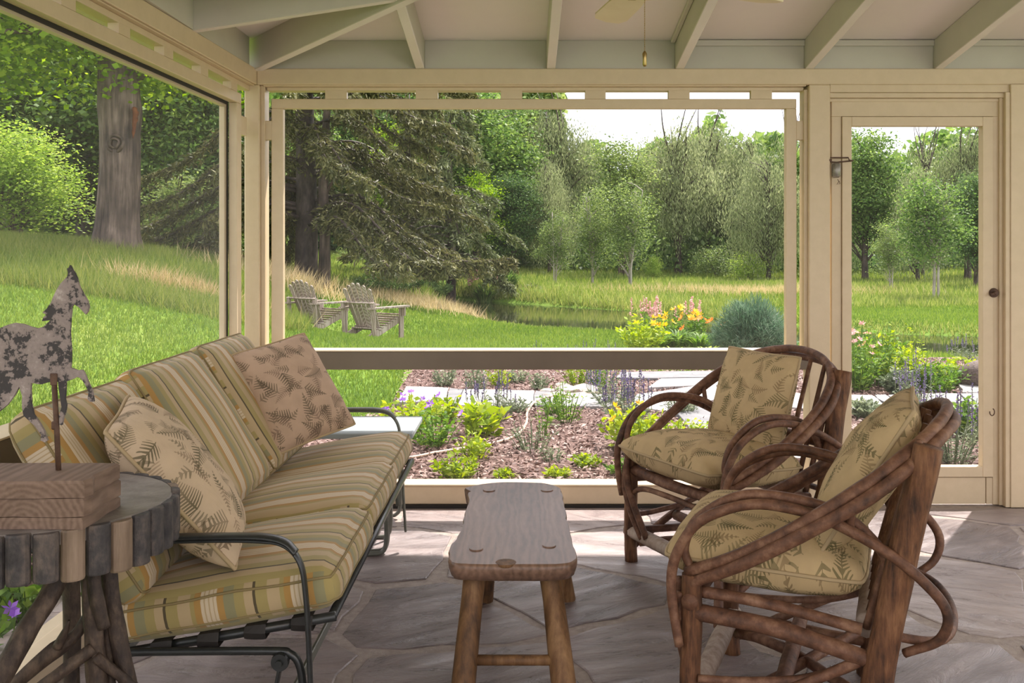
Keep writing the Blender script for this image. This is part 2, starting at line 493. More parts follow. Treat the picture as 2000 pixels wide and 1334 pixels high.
def slate():
    m, nd, ln, b = mat_base('grey_purple_slate', (.3, .27, .27), .3, .5)
    tc = N(nd, 'ShaderNodeTexCoord'); oi = N(nd, 'ShaderNodeObjectInfo')
    ad = N(nd, 'ShaderNodeVectorRotate', rotation_type='Z_AXIS'); ln.new(tc.outputs['Object'], ad.inputs['Vector']); ln.new(math_n(nd, ln, 'MULTIPLY_ADD', oi.outputs['Random'], 1.6, -.8), ad.inputs['Angle'])
    mp = N(nd, 'ShaderNodeMapping'); mp.inputs['Scale'].default_value = (1.0, 3.2, 1); ln.new(ad.outputs[0], mp.inputs['Vector'])
    n1 = N(nd, 'ShaderNodeTexNoise', i_Scale=3.2, i_Detail=9, i_Roughness=.66); n1.inputs['Distortion'].default_value = .9; ln.new(mp.outputs['Vector'], n1.inputs['Vector'])
    n2 = N(nd, 'ShaderNodeTexNoise', i_Scale=1.3, i_Detail=4); ln.new(tc.outputs['Object'], n2.inputs['Vector'])
    s = math_n(nd, ln, 'MULTIPLY_ADD', oi.outputs['Random'], .22, math_n(nd, ln, 'MULTIPLY_ADD', n1.outputs['Fac'], .5, math_n(nd, ln, 'MULTIPLY', n2.outputs['Fac'], .4)))
    r = ramp(nd, [(.38, (.12, .094, .094)), (.54, (.275, .222, .213)), (.70, (.45, .375, .35))]); ln.new(s, r.inputs['Fac']); ln.new(r.outputs['Color'], b.inputs['Base Color'])
    wv = N(nd, 'ShaderNodeTexNoise', i_Scale=1.7, i_Detail=5, i_Roughness=.55); wv.inputs['Distortion'].default_value = 1.6; ln.new(mp.outputs['Vector'], wv.inputs['Vector'])
    # cleft layers: terraces of the noise
    ter = math_n(nd, ln, 'SNAP', wv.outputs['Fac'], .045)
    h = math_n(nd, ln, 'MULTIPLY_ADD', n1.outputs['Fac'], .8, math_n(nd, ln, 'MULTIPLY', ter, 2.2))
    bp = N(nd, 'ShaderNodeBump', i_Strength=.9, i_Distance=.03); ln.new(h, bp.inputs['Height']); ln.new(bp.outputs['Normal'], b.inputs['Normal'])
    mr = N(nd, 'ShaderNodeMapRange'); mr.inputs['To Min'].default_value = .14; mr.inputs['To Max'].default_value = .46; ln.new(n1.outputs['Fac'], mr.inputs['Value']); ln.new(mr.outputs['Result'], b.inputs['Roughness'])
    return m


M['slate'] = slate()
M['mortar'] = mat_noise('sandy_mortar', (.30, .245, .213), (.43, .36, .315), 30, .75, .6, bscale=120)
M['bluestone'] = mat_noise('pale_bluestone', (.26, .248, .24), (.36, .345, .332), 4, .7, .2, bscale=25)
M['bluestone_dark'] = mat_noise('dark_bluestone', (.13, .13, .135), (.20, .20, .20), 6, .7, .2, bscale=25)
M['rock'] = mat_noise('pale_quartz_rock', (.31, .265, .225), (.46, .405, .35), 6, .8, .5, bscale=20)
M['mulch'] = mat_noise('brown_bark_mulch', (.085, .045, .036), (.16, .092, .074), 25, .9, .8, bscale=60)


def screen_mat(name, k, c):
    m = bpy.data.materials.new(name); m.use_nodes = True
    nd = m.node_tree.nodes; ln = m.node_tree.links; nd.remove(nd['Principled BSDF'])
    t = N(nd, 'ShaderNodeBsdfTransparent'); d = N(nd, 'ShaderNodeBsdfDiffuse'); d.inputs['Color'].default_value = (*c, 1)
    mx = N(nd, 'ShaderNodeMixShader'); mx.inputs[0].default_value = k
    ln.new(t.outputs[0], mx.inputs[1]); ln.new(d.outputs[0], mx.inputs[2]); ln.new(mx.outputs[0], nd['Material Output'].inputs['Surface'])
    return m


M['screen'] = screen_mat('insect_screen', .10, (.30, .30, .29))
M['screen_left'] = screen_mat('insect_screen_haze', .20, (.34, .34, .33))


def horse_mat():
    m, nd, ln, b = mat_base('flaking_painted_sheet_iron', (.3, .25, .23), .7, .3)
    tc = N(nd, 'ShaderNodeTexCoord')
    n1 = N(nd, 'ShaderNodeTexNoise', i_Scale=19, i_Detail=10, i_Roughness=.72); ln.new(tc.outputs['Object'], n1.inputs['Vector'])
    n2 = N(nd, 'ShaderNodeTexNoise', i_Scale=120, i_Detail=3); ln.new(tc.outputs['Object'], n2.inputs['Vector'])
    s = math_n(nd, ln, 'MULTIPLY_ADD', n2.outputs['Fac'], .14, n1.outputs['Fac'])
    r = ramp(nd, [(.535, (.05, .044, .044)), (.555, (.235, .19, .175)), (.66, (.29, .235, .215)), (.72, (.42, .36, .33))]); ln.new(s, r.inputs['Fac']); ln.new(r.outputs['Color'], b.inputs['Base Color'])
    bp = N(nd, 'ShaderNodeBump', i_Strength=.6, i_Distance=.004); ln.new(s, bp.inputs['Height']); ln.new(bp.outputs['Normal'], b.inputs['Normal'])
    return m


M['horse'] = horse_mat()


def ground_mat():
    m, nd, ln, b = mat_base('lawn_soil', (.1, .15, .03), .95, .1)
    tc = N(nd, 'ShaderNodeTexCoord')
    n1 = N(nd, 'ShaderNodeTexNoise', i_Scale=.35, i_Detail=5); ln.new(tc.outputs['Object'], n1.inputs['Vector'])
    n2 = N(nd, 'ShaderNodeTexNoise', i_Scale=9, i_Detail=5); ln.new(tc.outputs['Object'], n2.inputs['Vector'])
    s = math_n(nd, ln, 'MULTIPLY_ADD', n2.outputs['Fac'], .35, math_n(nd, ln, 'MULTIPLY', n1.outputs['Fac'], .65))
    r = ramp(nd, [(.35, (.07, .13, .018)), (.52, (.125, .205, .028)), (.66, (.22, .26, .06))]); ln.new(s, r.inputs['Fac']); ln.new(r.outputs['Color'], b.inputs['Base Color'])
    bp = N(nd, 'ShaderNodeBump', i_Strength=.6, i_Distance=.05); ln.new(n2.outputs['Fac'], bp.inputs['Height']); ln.new(bp.outputs['Normal'], b.inputs['Normal'])
    return m


M['ground'] = ground_mat()
m, nd, ln, b = mat_base('pond_water', (.018, .022, .01), .04, .5); M['water'] = m
_tc = N(nd, 'ShaderNodeTexCoord'); _n = N(nd, 'ShaderNodeTexNoise', i_Scale=1.2, i_Detail=3); ln.new(_tc.outputs['Object'], _n.inputs['Vector'])
_b = N(nd, 'ShaderNodeBump', i_Strength=.06, i_Distance=.05); ln.new(_n.outputs['Fac'], _b.inputs['Height']); ln.new(_b.outputs['Normal'], b.inputs['Normal'])

G = lambda a, b_, c: [(.25, a), (.5, b_), (.75, c)]
M['l_grass'] = mat_leaf('lawn_blades', G((0.07, 0.14, 0.02), (0.135, 0.225, 0.035), (0.24, 0.32, 0.06)), .35, .25)
M['l_meadow'] = mat_leaf('meadow_blades', G((0.11, 0.18, 0.03), (0.2, 0.27, 0.055), (0.38, 0.4, 0.13)), .35, .22)
M['l_bank'] = mat_leaf('bank_blades', G((.075, .13, .022), (.145, .21, .04), (.29, .31, .09)), .35, .5)
M['l_straw'] = mat_leaf('dry_straw', G((.42, .31, .15), (.55, .43, .23), (.68, .56, .34)), .3, .6)
M['l_maple'] = mat_leaf('maple_leaves', G((0.1, 0.2, 0.02), (0.2, 0.34, 0.03), (0.38, 0.5, 0.07)), 0.5)
M['l_bright'] = mat_leaf('fresh_green_leaves', G((0.17, 0.29, 0.05), (0.34, 0.48, 0.09), (0.55, 0.64, 0.2)), 0.5)
M['l_oak'] = mat_leaf('mid_green_leaves', G((0.05, 0.105, 0.027), (0.125, 0.22, 0.055), (0.26, 0.36, 0.1)), 0.45)
M['l_dark'] = mat_leaf('dark_green_leaves', G((0.04, 0.085, 0.03), (0.095, 0.165, 0.055), (0.2, 0.29, 0.09)), 0.45)
M['l_willow'] = mat_leaf('grey_green_willow_leaves', G((0.1, 0.13, 0.06), (0.215, 0.26, 0.12), (0.4, 0.44, 0.235)), 0.42)
M['l_birch'] = mat_leaf('birch_leaves', G((0.075, 0.12, 0.04), (0.175, 0.25, 0.075), (0.35, 0.43, 0.145)), 0.42)
M['l_spruce'] = mat_leaf('spruce_needles', G((0.05, 0.058, 0.022), (0.112, 0.118, 0.04), (0.225, 0.215, 0.082)), 0.2, 1.2)
M['l_pine'] = mat_leaf('pine_needles', G((0.05, 0.068, 0.03), (0.11, 0.14, 0.055), (0.23, 0.26, 0.105)), 0.22, 1.2)
M['l_lime'] = mat_leaf('lime_leaves', G((.15, .24, .015), (.28, .39, .025), (.46, .54, .06)), .45, 3)
M['l_garden'] = mat_leaf('garden_leaves', G((.06, .14, .02), (.13, .25, .035), (.26, .38, .07)), .45, 3)
M['l_sage'] = mat_leaf('sage_grey_leaves', G((.10, .14, .075), (.19, .235, .14), (.32, .36, .23)), .35, 3)
M['l_blue'] = mat_leaf('blue_green_fronds', G((.06, .12, .07), (.13, .21, .13), (.26, .34, .25)), .4, 2)
M['p_purple'] = mat_leaf('purple_petals', G((.085, .065, .15), (.15, .115, .24), (.26, .20, .36)), .3, 5)
M['p_violet'] = mat_leaf('violet_petals', G((.30, .12, .55), (.42, .2, .7), (.55, .33, .8)), .3, 5)
M['p_orange'] = mat_leaf('orange_petals', G((.75, .20, .05), (.85, .30, .08), (.9, .42, .16)), .35, 5)
M['p_yellow'] = mat_leaf('yellow_petals', G((.82, .38, .02), (.88, .5, .04), (.92, .62, .08)), .35, 5)
M['p_pink'] = mat_leaf('pink_plumes', G((.55, .28, .28), (.68, .40, .38), (.78, .52, .48)), .35, 5)
M['p_peach'] = mat_leaf('peach_petals', G((.85, .40, .25), (.9, .5, .35), (.92, .6, .45)), .35, 5)
M['trunk'] = bark('furrowed_grey_bark', (.018, .012, .009), (.085, .059, .045), (.22, .162, .128), 13, 1.0, (1, 1, .10))
M['trunk_dark'] = bark('dark_spruce_bark', (.018, .013, .011), (.06, .043, .036), (.12, .09, .078), 12, 1.0, (1, 1, .4))
M['trunk_pale'] = bark('pale_birch_bark', (.20, .17, .14), (.36, .32, .28), (.50, .46, .42), 6, .5)
M['hose'] = mat_base('beige_garden_hose', (.48, .36, .27), .5)[0]

# ------------------------------------------------------------------ terrain (height field shared by everything outdoors)
def cp(px, py, Y):
    p = at(px, py, Y); return (p.x, p.y, p.z)


CTRL = [(-3, 5.2, -.10), (0, 5.2, -.07), (3, 5.2, -.07), (6, 6, -.07), (0, 8, -.1), (3, 8, -.1), (-2, 9, -.08), (5, 10, -.12), (0, 11, -.13), (2, 12.5, -.15),
        cp(730, 660, 15.5), cp(620, 648, 16.5), cp(1100, 660, 15.5), cp(900, 680, 14), cp(1000, 632, 18.5), cp(850, 605, 23.5), cp(1200, 645, 16.6),
        (-2.2, 3, -.12), (-2.5, 0, -.1), (-3.2, 6, -.04), cp(100, 800, 7.5), cp(300, 700, 9.5), cp(150, 640, 10.5), cp(350, 600, 13), cp(100, 560, 13),
        cp(220, 490, 19), cp(0, 485, 17), cp(420, 515, 20), cp(450, 560, 17), cp(560, 612, 17), cp(600, 556, 24), cp(760, 560, 26), cp(700, 530, 35), cp(880, 550, 30),
        cp(1000, 550, 38), cp(1225, 566, 37), cp(1085, 558, 38), cp(1400, 560, 34), cp(1400, 535, 48), cp(1700, 575, 30), cp(1840, 582, 28), cp(1700, 540, 45),
        (7, 9, -.08), cp(1500, 680, 13.5), (9, 12, -.15), (14, 10, -.15), (12, 4, -.1), (18, 30, -.1), (22, 20, -.05), (25, 45, .2), (-15, 25, 1.6), (-20, 10, 1.6), (-14, 0, .9),
        (-25, 40, 1.9), (-10, 40, 1.0), (0, 60, .3), (20, 65, .3), (-30, 70, 1.6), (40, 40, .4), (40, 0, 0), (-40, 0, 1.6), (0, -8, -.2), (20, -8, -.1)]
_C = np.array(CTRL)
_K = np.sqrt(((_C[:, None, :2] - _C[None, :, :2]) ** 2).sum(-1) + .6 ** 2)
_A = np.block([[_K + np.eye(len(_C)) * -.02, np.ones((len(_C), 1))], [np.ones((1, len(_C))), np.zeros((1, 1))]])
_W = np.linalg.solve(_A, np.append(_C[:, 2], 0))
WATER_Z = -.40
POND = np.array([on_plane(px_, py_, WATER_Z)[:2] for px_, py_ in ((862, 584), (930, 588), (1000, 592), (1100, 600), (1225, 608), (1330, 617), (1450, 630), (1600, 643), (1780, 655), (1960, 660), (2150, 664),
                 (2150, 738), (1960, 726), (1800, 716), (1600, 700), (1400, 683), (1225, 668), (1100, 659), (1000, 643), (920, 620), (872, 600))], dtype=float)



def pond_sd(x, y):
    """signed distance to the pond outline, positive inside"""
    P = np.stack([x, y], -1); d = np.full(x.shape, 1e9); ins = np.zeros(x.shape, bool); n = len(POND)
    for i in range(n):
        a, b_ = POND[i], POND[(i + 1) % n]
        e = b_ - a; w = P - a
        t = np.clip((w @ e) / (e @ e), 0, 1)
        d = np.minimum(d, np.sqrt(((w - t[..., None] * e) ** 2).sum(-1)))
        c = ((a[1] > y) != (b_[1] > y)) & (x < (b_[0] - a[0]) * (y - a[1]) / (b_[1] - a[1] + 1e-12) + a[0])
        ins ^= c
    return np.where(ins, d, -d)


def ground_z(x, y):
    x = np.atleast_1d(np.asarray(x, float)); y = np.atleast_1d(np.asarray(y, float))
    K = np.sqrt((x[..., None] - _C[:, 0]) ** 2 + (y[..., None] - _C[:, 1]) ** 2 + .6 ** 2)
    z = K @ _W[:-1] + _W[-1]
    z += .03 * np.sin(x * 1.3 + .5 * y) * np.sin(y * .9) * np.clip((y - 11) / 6, 0, 1)
    d = pond_sd(x, y)
    t = np.clip((d + .9) / 1.1, 0, 1); t = t * t * (3 - 2 * t)
    z = z * (1 - t) + (WATER_Z - .05) * t - .6 * np.clip(d / 2, 0, 1)
    porch = np.clip((np.minimum(np.minimum(x + 1.75, 5.2 - x), 5.12 - y)) / .15, 0, 1)
    return z * (1 - porch) + np.minimum(z, -.25) * porch


def gz(x, y): return float(ground_z(x, y)[0])


xs = np.concatenate([np.arange(-50, -12, 1.0), np.arange(-12, 12, .3), np.arange(12, 51, 1.0)])
ys = np.concatenate([np.arange(-9, 2, 1.0), np.arange(2, 36, .3), np.arange(36, 85, 1.2)])
gx, gy = np.meshgrid(xs, ys)
gzv = ground_z(gx.ravel(), gy.ravel())
nx, ny = len(xs), len(ys)
ii = (np.arange(ny - 1)[:, None] * nx + np.arange(nx - 1)[None, :]).ravel()
gnd = np_obj('ground', np.stack([gx.ravel(), gy.ravel(), gzv], -1), np.stack([ii, ii + 1, ii + nx + 1, ii + nx], -1), M['ground'], smooth=True)
tag(gnd, 'rolling green lawn and meadow around the porch and pond', kind='structure')
pm = MB(); _pc = POND.mean(0)
_n = len(POND); _po = []
for i in range(_n):        # water sheet runs a little under the banks
    e = POND[(i + 1) % _n] - POND[i - 1]; e = e / np.linalg.norm(e); nv_ = np.array([-e[1], e[0]])
    if pond_sd(np.array([POND[i][0] + nv_[0] * .3]), np.array([POND[i][1] + nv_[1] * .3]))[0] > 0: nv_ = -nv_
    _po.append((POND[i][0] + nv_[0] * .45, POND[i][1] + nv_[1] * .45, WATER_Z))
from mathutils.geometry import tessellate_polygon
pm.add(_po, [tuple(t_) for t_ in tessellate_polygon([[Vector(p) for p in _po]])])
tag(pm.build('pond_water', M['water']), 'dark still pond water below the grassy bank', kind='structure')


def wx(px): return (px - CX) / 390.0
def wz(py): return CAM_Z + (CY - py) / 390.0




def wxf(px): return (px - CX) / FPX * (FPX / 390.0 + .045)
def wzf(py): return CAM_Z + (CY - py) / FPX * (FPX / 390.0 + .045)


YW = FPX / 390.0     # 4.872, the inner face of the back wall

# ------------------------------------------------------------------ floor: mortar bed and separate flagstones
floor = thing('floor', (0, 2, 0), 'flagstone porch floor of irregular slate slabs in sandy mortar', kind='structure')
MB().box(-1.75, 5.1, -2.5, 5.0, -.30, -.0035, .002).build('mortar_bed', M['mortar'], floor)


def clip_poly(poly, a, b_, c):
    out = []
    for i in range(len(poly)):
        p, q = poly[i], poly[(i + 1) % len(poly)]
        dp = a * p[0] + b_ * p[1] - c; dq = a * q[0] + b_ * q[1] - c
        if dp <= 0: out.append(p)
        if (dp < 0) != (dq < 0) and dp != dq:
            t = dp / (dp - dq); out.append((p[0] + (q[0] - p[0]) * t, p[1] + (q[1] - p[1]) * t))
    return out


rs = random.Random(5)
seeds = []
for j in range(13):
    for i in range(12):
        x = -1.7 + (i + (.5 if j % 2 else 0)) * .66 + rs.uniform(-.21, .21); y = -2.4 + j * .60 + rs.uniform(-.2, .2)
        seeds.append((x, y))
for si, s in enumerate(seeds):
    poly = [(-1.7, -2.45), (4.9, -2.45), (4.9, 4.855), (-1.7, 4.855)]
    for t in seeds:
        if t is s or abs(t[0] - s[0]) > 2.2 or abs(t[1] - s[1]) > 2.2: continue
        a, b_ = t[0] - s[0], t[1] - s[1]
        L = math.hypot(a, b_)
        c = (t[0] ** 2 + t[1] ** 2 - s[0] ** 2 - s[1] ** 2) / 2 - .022 * L
        poly = clip_poly(poly, a, b_, c)
        if len(poly) < 3: break
    if len(poly) < 3: continue
    # roughen the outline
    out = []
    for i in range(len(poly)):
        p, q = poly[i], poly[(i + 1) % len(poly)]
        L = math.hypot(q[0] - p[0], q[1] - p[1]); k = max(1, int(L / .11))
        for j in range(k):
            t = j / k
            r0 = .018 if j else .03
            out.append((p[0] + (q[0] - p[0]) * t + rs.uniform(-r0, r0), min(4.86, p[1] + (q[1] - p[1]) * t + rs.uniform(-r0, r0))))
    if max(p[1] for p in out) < 1.0: continue
    cx_ = sum(p[0] for p in out) / len(out); cy_ = sum(p[1] for p in out) / len(out)
    h = rs.uniform(.0, .003)
    n = len(out)
    V = [(p[0], p[1], -.012) for p in out] + [(p[0], p[1], h - .0025) for p in out] + [(cx_ + (p[0] - cx_) * .984, cy_ + (p[1] - cy_) * .984, h) for p in out]
    F = [(i, (i + 1) % n, n + (i + 1) % n, n + i) for i in range(n)] + [(n + i, n + (i + 1) % n, 2 * n + (i + 1) % n, 2 * n + i) for i in range(n)] + [tuple(range(2 * n, 3 * n))]
    obj('flagstone', V, F, M['slate'], floor)

# ------------------------------------------------------------------ back wall
wb = thing('wall_back', (.5, YW, 0), 'cream painted timber wall with screened openings facing the garden', kind='structure')
MB().box(-1.33, 4.6, YW, YW + .13, wz(165), wz(134) + .001).build('header_beam', M['trim'], wb)
MB().box(-1.30, wx(1576), YW + .012, YW + .12, wz(167.5), wz(165), .001).build('header_ledge', M['trim'], wb)
MB().box(-1.29, wx(1574), YW + .045, YW + .11, wzf(177), wz(167.5) - .0005, .001).build('top_fascia', M['trim'], wb)
MB().box(wx(477), wx(506), YW + .002, YW + .115, 0, wz(165)).build('corner_post', M['trim'], wb)
MB().box(wx(506), wx(514), YW + .03, YW + .115, wz(684), wz(165), .002).build('post_stop', M['trim'], wb)
MB().box(wx(1581), wx(1622), YW + .002, YW + .115, 0, wz(165)).build('post', M['trim'], wb)
MB().box(wx(1574), wx(1581), YW + .03, YW + .115, wz(684), wz(173), .002).build('post_stop', M['trim'], wb)
MB().box(wx(506), wx(1581), YW - .004, YW + .115, wz(722), wz(686.5)).build('mid_rail', M['taupe'], wb)
MB().box(wx(506), wx(1581), YW - .006, YW + .118, wz(686.5), wz(684), .001).build('mid_rail_cap', M['trim'], wb)
MB().box(wx(506), wx(1581), YW + .004, YW + .115, .014, wz(950)).build('kick_board', M['trim'], wb)
MB().box(wx(506), wx(1581), YW - .002, YW + .12, wz(950), wz(946.5), .002).build('kick_board_cap', M['trim'], wb)
MB().box(wx(500), wx(1630), YW - .012, YW + .10, -.009, .0125, .002).build('dark_gap_strip', M['dark'], wb)
# header board and casing over the door, pier to the right of it
MB().box(wx(1622), wx(2015), YW + .004, YW + .10, wz(180), wz(165), .002).build('door_header', M['trim'], wb)
MB().box(wx(1622), wx(1970), YW + .012, YW + .09, wz(190), wz(180) - .001, .002).build('door_casing', M['trim'], wb)
MB().box(wx(1622), wx(1963), YW + .03, YW + .09, wz(197), wz(190) - .001, .002).build('door_stop', M['trim'], wb)
MB().box(wx(1956), wx(1963), YW + .02, YW + .09, .004, wz(190), .002).build('door_stop', M['trim'], wb)
MB().box(wx(1963), wx(1972), YW - .006, YW + .09, .001, wz(180), .002).build('door_casing', M['trim'], wb)
MB().box(wx(1972), wx(2045), YW - .012, YW + .115, .001, wz(165), .003).build('pier', M['trim'], wb)
MB().box(wx(2450), wx(2500), YW, YW + .115, 0, wz(165)).build('post', M['trim'], wb)
MB().box(wx(2045), wx(2450), YW - .004, YW + .115, wz(722), wz(684)).build('mid_rail', M['taupe'], wb)
MB().box(wx(2045), wx(2450), YW + .004, YW + .115, .001, wz(950)).build('kick_board', M['trim'], wb)
# small hardware on the posts
for px_, py_, par in ((1640, 801, wb), (1937, 803, wb)):
    hk = MB(); c = at(px_, py_, YW - .004)
    hk.tube([c + Vector((.012 * math.cos(a), -.004, .018 * math.sin(a) - .004)) for a in np.linspace(1.2, -3.3, 10)], .0028, 6)
    hk.build('screw_hook', M['rust'], par, smooth=True)

def sheet(a, b_, c, d, mat, parent):
    return obj('screen_pane', [a, b_, c, d], [(0, 1, 2, 3)], mat, parent)


def back_pane(x0, x1, y, z0, z1, mat, parent):
    return sheet((x0, y, z0), (x1, y, z0), (x1, y, z1), (x0, y, z1), mat, parent)


w1 = thing('window_1', (0, YW, wz(684)), 'wide screened opening with blocks along its cream frame above the mid rail', kind='structure')
FY0, FY1 = YW + .045, YW + .085
MB().box(wxf(530), wxf(1556), FY0, FY1, wzf(212), wzf(193), .003).build('frame_rail', M['trim'], w1)
MB().box(wxf(530), wxf(553), FY0, FY1, wzf(684) + .001, wzf(212), .003).build('frame_stile', M['trim'], w1)
MB().box(wxf(1535), wxf(1556), FY0, FY1, wzf(684) + .001, wzf(212), .003).build('frame_stile', M['trim'], w1)
for a, b_ in ((635, 677), (812, 855), (978, 1020), (1143, 1183), (1306, 1347), (1467, 1508)):
    MB().box(wxf(a), wxf(b_), FY0, FY1, wzf(193.2), wzf(176.8), .0005).build('spacer_block', M['trim'], w1)
MB().box(wxf(513.5), wxf(530.5), FY0, FY1, wzf(273), wzf(236), .002).build('spacer_block', M['trim'], w1)
MB().box(wxf(1555.5), wxf(1574.5), FY0, FY1, wzf(273), wzf(236), .002).build('spacer_block', M['trim'], w1)
back_pane(wxf(545), wxf(1543), FY1 + .004, wzf(684), wzf(205), M['screen'], w1)
back_pane(wxf(516), wxf(1572), FY1 + .004, wzf(946), wzf(722), M['screen'], w1)

# ------------------------------------------------------------------ door
d1 = thing('door_1', (wxf(1788), YW + .05, 0), 'cream screen door with a tall pane beside the bent twig chairs', kind='structure')
DY0, DY1 = YW + .035, YW + .075
MB().box(wxf(1623), wxf(1955), DY0, DY1, wzf(228), wzf(198), .002).build('top_rail', M['trim'], d1)
MB().box(wxf(1623), wxf(1642), DY0, DY1, .004, wzf(228), .002).build('stile', M['trim'], d1)
MB().box(wxf(1937), wxf(1950.5), DY0, DY1, .004, wzf(228), .002).build('stile', M['trim'], d1)
MB().box(wxf(1642), wxf(1924), DY0 + .004, DY1, .006, wzf(932), .002).build('bottom_panel', M['trim'], d1)
MB().box(wxf(1925), wxf(1937), DY0 + .002, DY1, .006, wzf(932), .002).build('bottom_stile', M['trim'], d1)
IY0 = DY0 - .010
MB().box(wxf(1642.5), wxf(1661), IY0, DY1, wzf(930), wzf(229), .002).build('inset_frame', M['trim'], d1)
MB().box(wxf(1916), wxf(1936.5), IY0, DY1, wzf(930), wzf(229), .002).build('inset_frame', M['trim'], d1)
MB().box(wxf(1661), wxf(1916), IY0, DY1, wzf(247), wzf(229), .002).build('inset_frame', M['trim'], d1)
MB().box(wxf(1661), wxf(1916), IY0, DY1, wzf(930), wzf(910), .002).build('inset_frame', M['trim'], d1)
back_pane(wxf(1655), wxf(1920), DY0 + .02, wzf(914), wzf(243), M['screen'], d1)
kb = MB(); c = at(1941, 572, DY0 - .012)
kb.disc(c, .024, .012, 20, (0, 1, 0)); kb.disc(c + Vector((0, -.018, 0)), .010, .03, 12, (0, 1, 0)); kb.bar(c + Vector((-.03, -.026, -.008)), c + Vector((0.005, -.026, 0)), .008, .012)
kb.build('door_latch', M['rust'], d1, smooth=False)
cl = MB(); c = at(1633, 332, DY0 - .03)
cl.tube([c + Vector((0, 0, -.038)), c + Vector((0, 0, -.03)), c + Vector((0, 0, .028)), c + Vector((0, 0, .036))], [.014, .022, .022, .014], 14)
o = cl.build('closer_cylinder', mat_noise('galvanised_closer', (.20, .185, .16), (.32, .295, .26), 30, .4, .1, metal=.6), d1, smooth=True)
ca = MB()
p0, p1, p2, p3 = at(1612, 315, DY0 - .025), at(1622, 308, DY0 - .03), at(1657, 308, DY0 - .03), at(1666, 314, DY0 - .02)
ca.tube([p1, p2, p2 + Vector((.004, 0, -.012)), p3], .0035, 6); ca.tube([p0, at(1634, 317, DY0 - .03), p3], .0035, 6); ca.disc(p0 + Vector((.004, 0, 0)), .010, .01, 10, (0, 1, 0)); ca.disc(p1 + Vector((0, 0, -.012)), .007, .01, 10, (0, 1, 0))
ca.build('closer_arm', M['rust'], d1)
tr = MB(); q = at(1636, 350, DY0 - .03); tr.tube([q, q + Vector((.006, 0, -.012)), q + Vector((-.004, 0, -.026)), q + Vector((.012, 0, -.022)), q + Vector((.008, 0, -.01))], .002, 5)
tr.build('closer_wire', M['rust'], d1)

# ------------------------------------------------------------------ left wall (turned 1.5 degrees to the back wall)
wlf = thing('wall_left', (-1.4, 2.6, 0), 'cream painted timber wall with a large screened opening onto the lawn', kind='structure')
LD = Vector((-.0263, -1, 0)).normalized(); LN = Vector((-1, .0263, 0)).normalized(); LC = Vector((-1.33, YW, 0))


def lbox(t0, t1, o0, o1, z0, z1, b=.003):
    mb = MB(); c = LC + LD * ((t0 + t1) / 2) + LN * ((o0 + o1) / 2); c.z = (z0 + z1) / 2
    return mb.obox(c, LD, LN, Vector((0, 0, 1)), (t1 - t0) / 2, (o1 - o0) / 2, (z1 - z0) / 2, b)


LT = 7.0
lbox(-.13, LT, 0, .13, wz(165), wz(134)).build('header_beam', M['trim'], wlf)
lbox(.0, LT, .012, .12, wz(167.5), wz(165) - .0005, .001).build('header_ledge', M['trim'], wlf)
lbox(.0, LT, .035, .11, wz(177), wz(167.5) - .0005, .001).build('top_fascia', M['trim'], wlf)
lbox(.0, LT, .03, .13, wz(722), wz(686.5)).build('mid_rail', M['taupe'], wlf)
lbox(.0, LT, .025, .135, wz(686.5), wz(684), .001).build('mid_rail_cap', M['trim'], wlf)
lbox(.0, LT, .03, .13, -.02, wz(950)).build('kick_board', M['trim'], wlf)
lbox(.0, LT, .025, .135, wz(950), wz(946.5), .002).build('kick_board_cap', M['trim'], wlf)
lbox(3.55, 3.67, .02, .13, 0, wz(165)).build('post', M['trim'], wlf)
w2 = thing('window_2', (-1.45, 2.8, wz(684)), 'screened opening with blocks along its cream frame beside the striped sofa', kind='structure')
lbox(.13, 3.55, .035, .075, wz(211), wz(191)).build('frame_rail', M['trim'], w2)
lbox(.13, .20, .035, .075, wz(684), wz(211)).build('frame_stile', M['trim'], w2)
lbox(.20, 3.55, .078, .083, wz(216), wz(210), .001).build('screen_spline', M['dark'], w2)
lbox(.20, .208, .078, .083, wz(684), wz(216), .001).build('screen_spline', M['dark'], w2)
lbox(.195, 3.55, .084, .11, wz(220), wz(209), .002).build('outer_stop', M['trim'], w2)
lbox(.195, .235, .084, .11, wz(684), wz(220), .002).build('outer_stop', M['trim'], w2)
t = .195
for k in range(9):
    lbox(t, t + .092, .035, .075, wz(191.2), wz(176.8), .0005).build('spacer_block', M['trim'], w2); t += .40
lbox(.045, .13, .035, .075, wz(268), wz(232), .002).build('spacer_block', M['trim'], w2)
for z0_, z1_ in ((wz(684), wz(177)), (wz(946), wz(722))):
    a_ = LC + LD * .02 + LN * .0838; b2 = LC + LD * 3.55 + LN * .0838
    sheet((a_.x, a_.y, z0_), (b2.x, b2.y, z0_), (b2.x, b2.y, z1_), (a_.x, a_.y, z1_), M['screen_left'], w2)

# ------------------------------------------------------------------ ceiling: hip roof boards, rafters, blocking
ce = thing('ceiling', (1, 2, 2.3), 'open raftered porch ceiling with off-white boards and pale sage rafters', kind='structure')
SL = .153
ZB, ZT = wz(134), wz(134) + .150
cxn, cyn = -1.33, YW


def plank(P, name, th=.03):
    mb = MB(); n = len(P); up = Vector((0, 0, th))
    mb.add([Vector(p) for p in P] + [Vector(p) + up for p in P], [tuple(range(n)), tuple(range(2 * n - 1, n - 1, -1))] + [(i, i + n, (i + 1) % n + n, (i + 1) % n) for i in range(n)])
    return mb.build(name, M['ceiling'], ce)


def zc(d): return ZT + SL * d


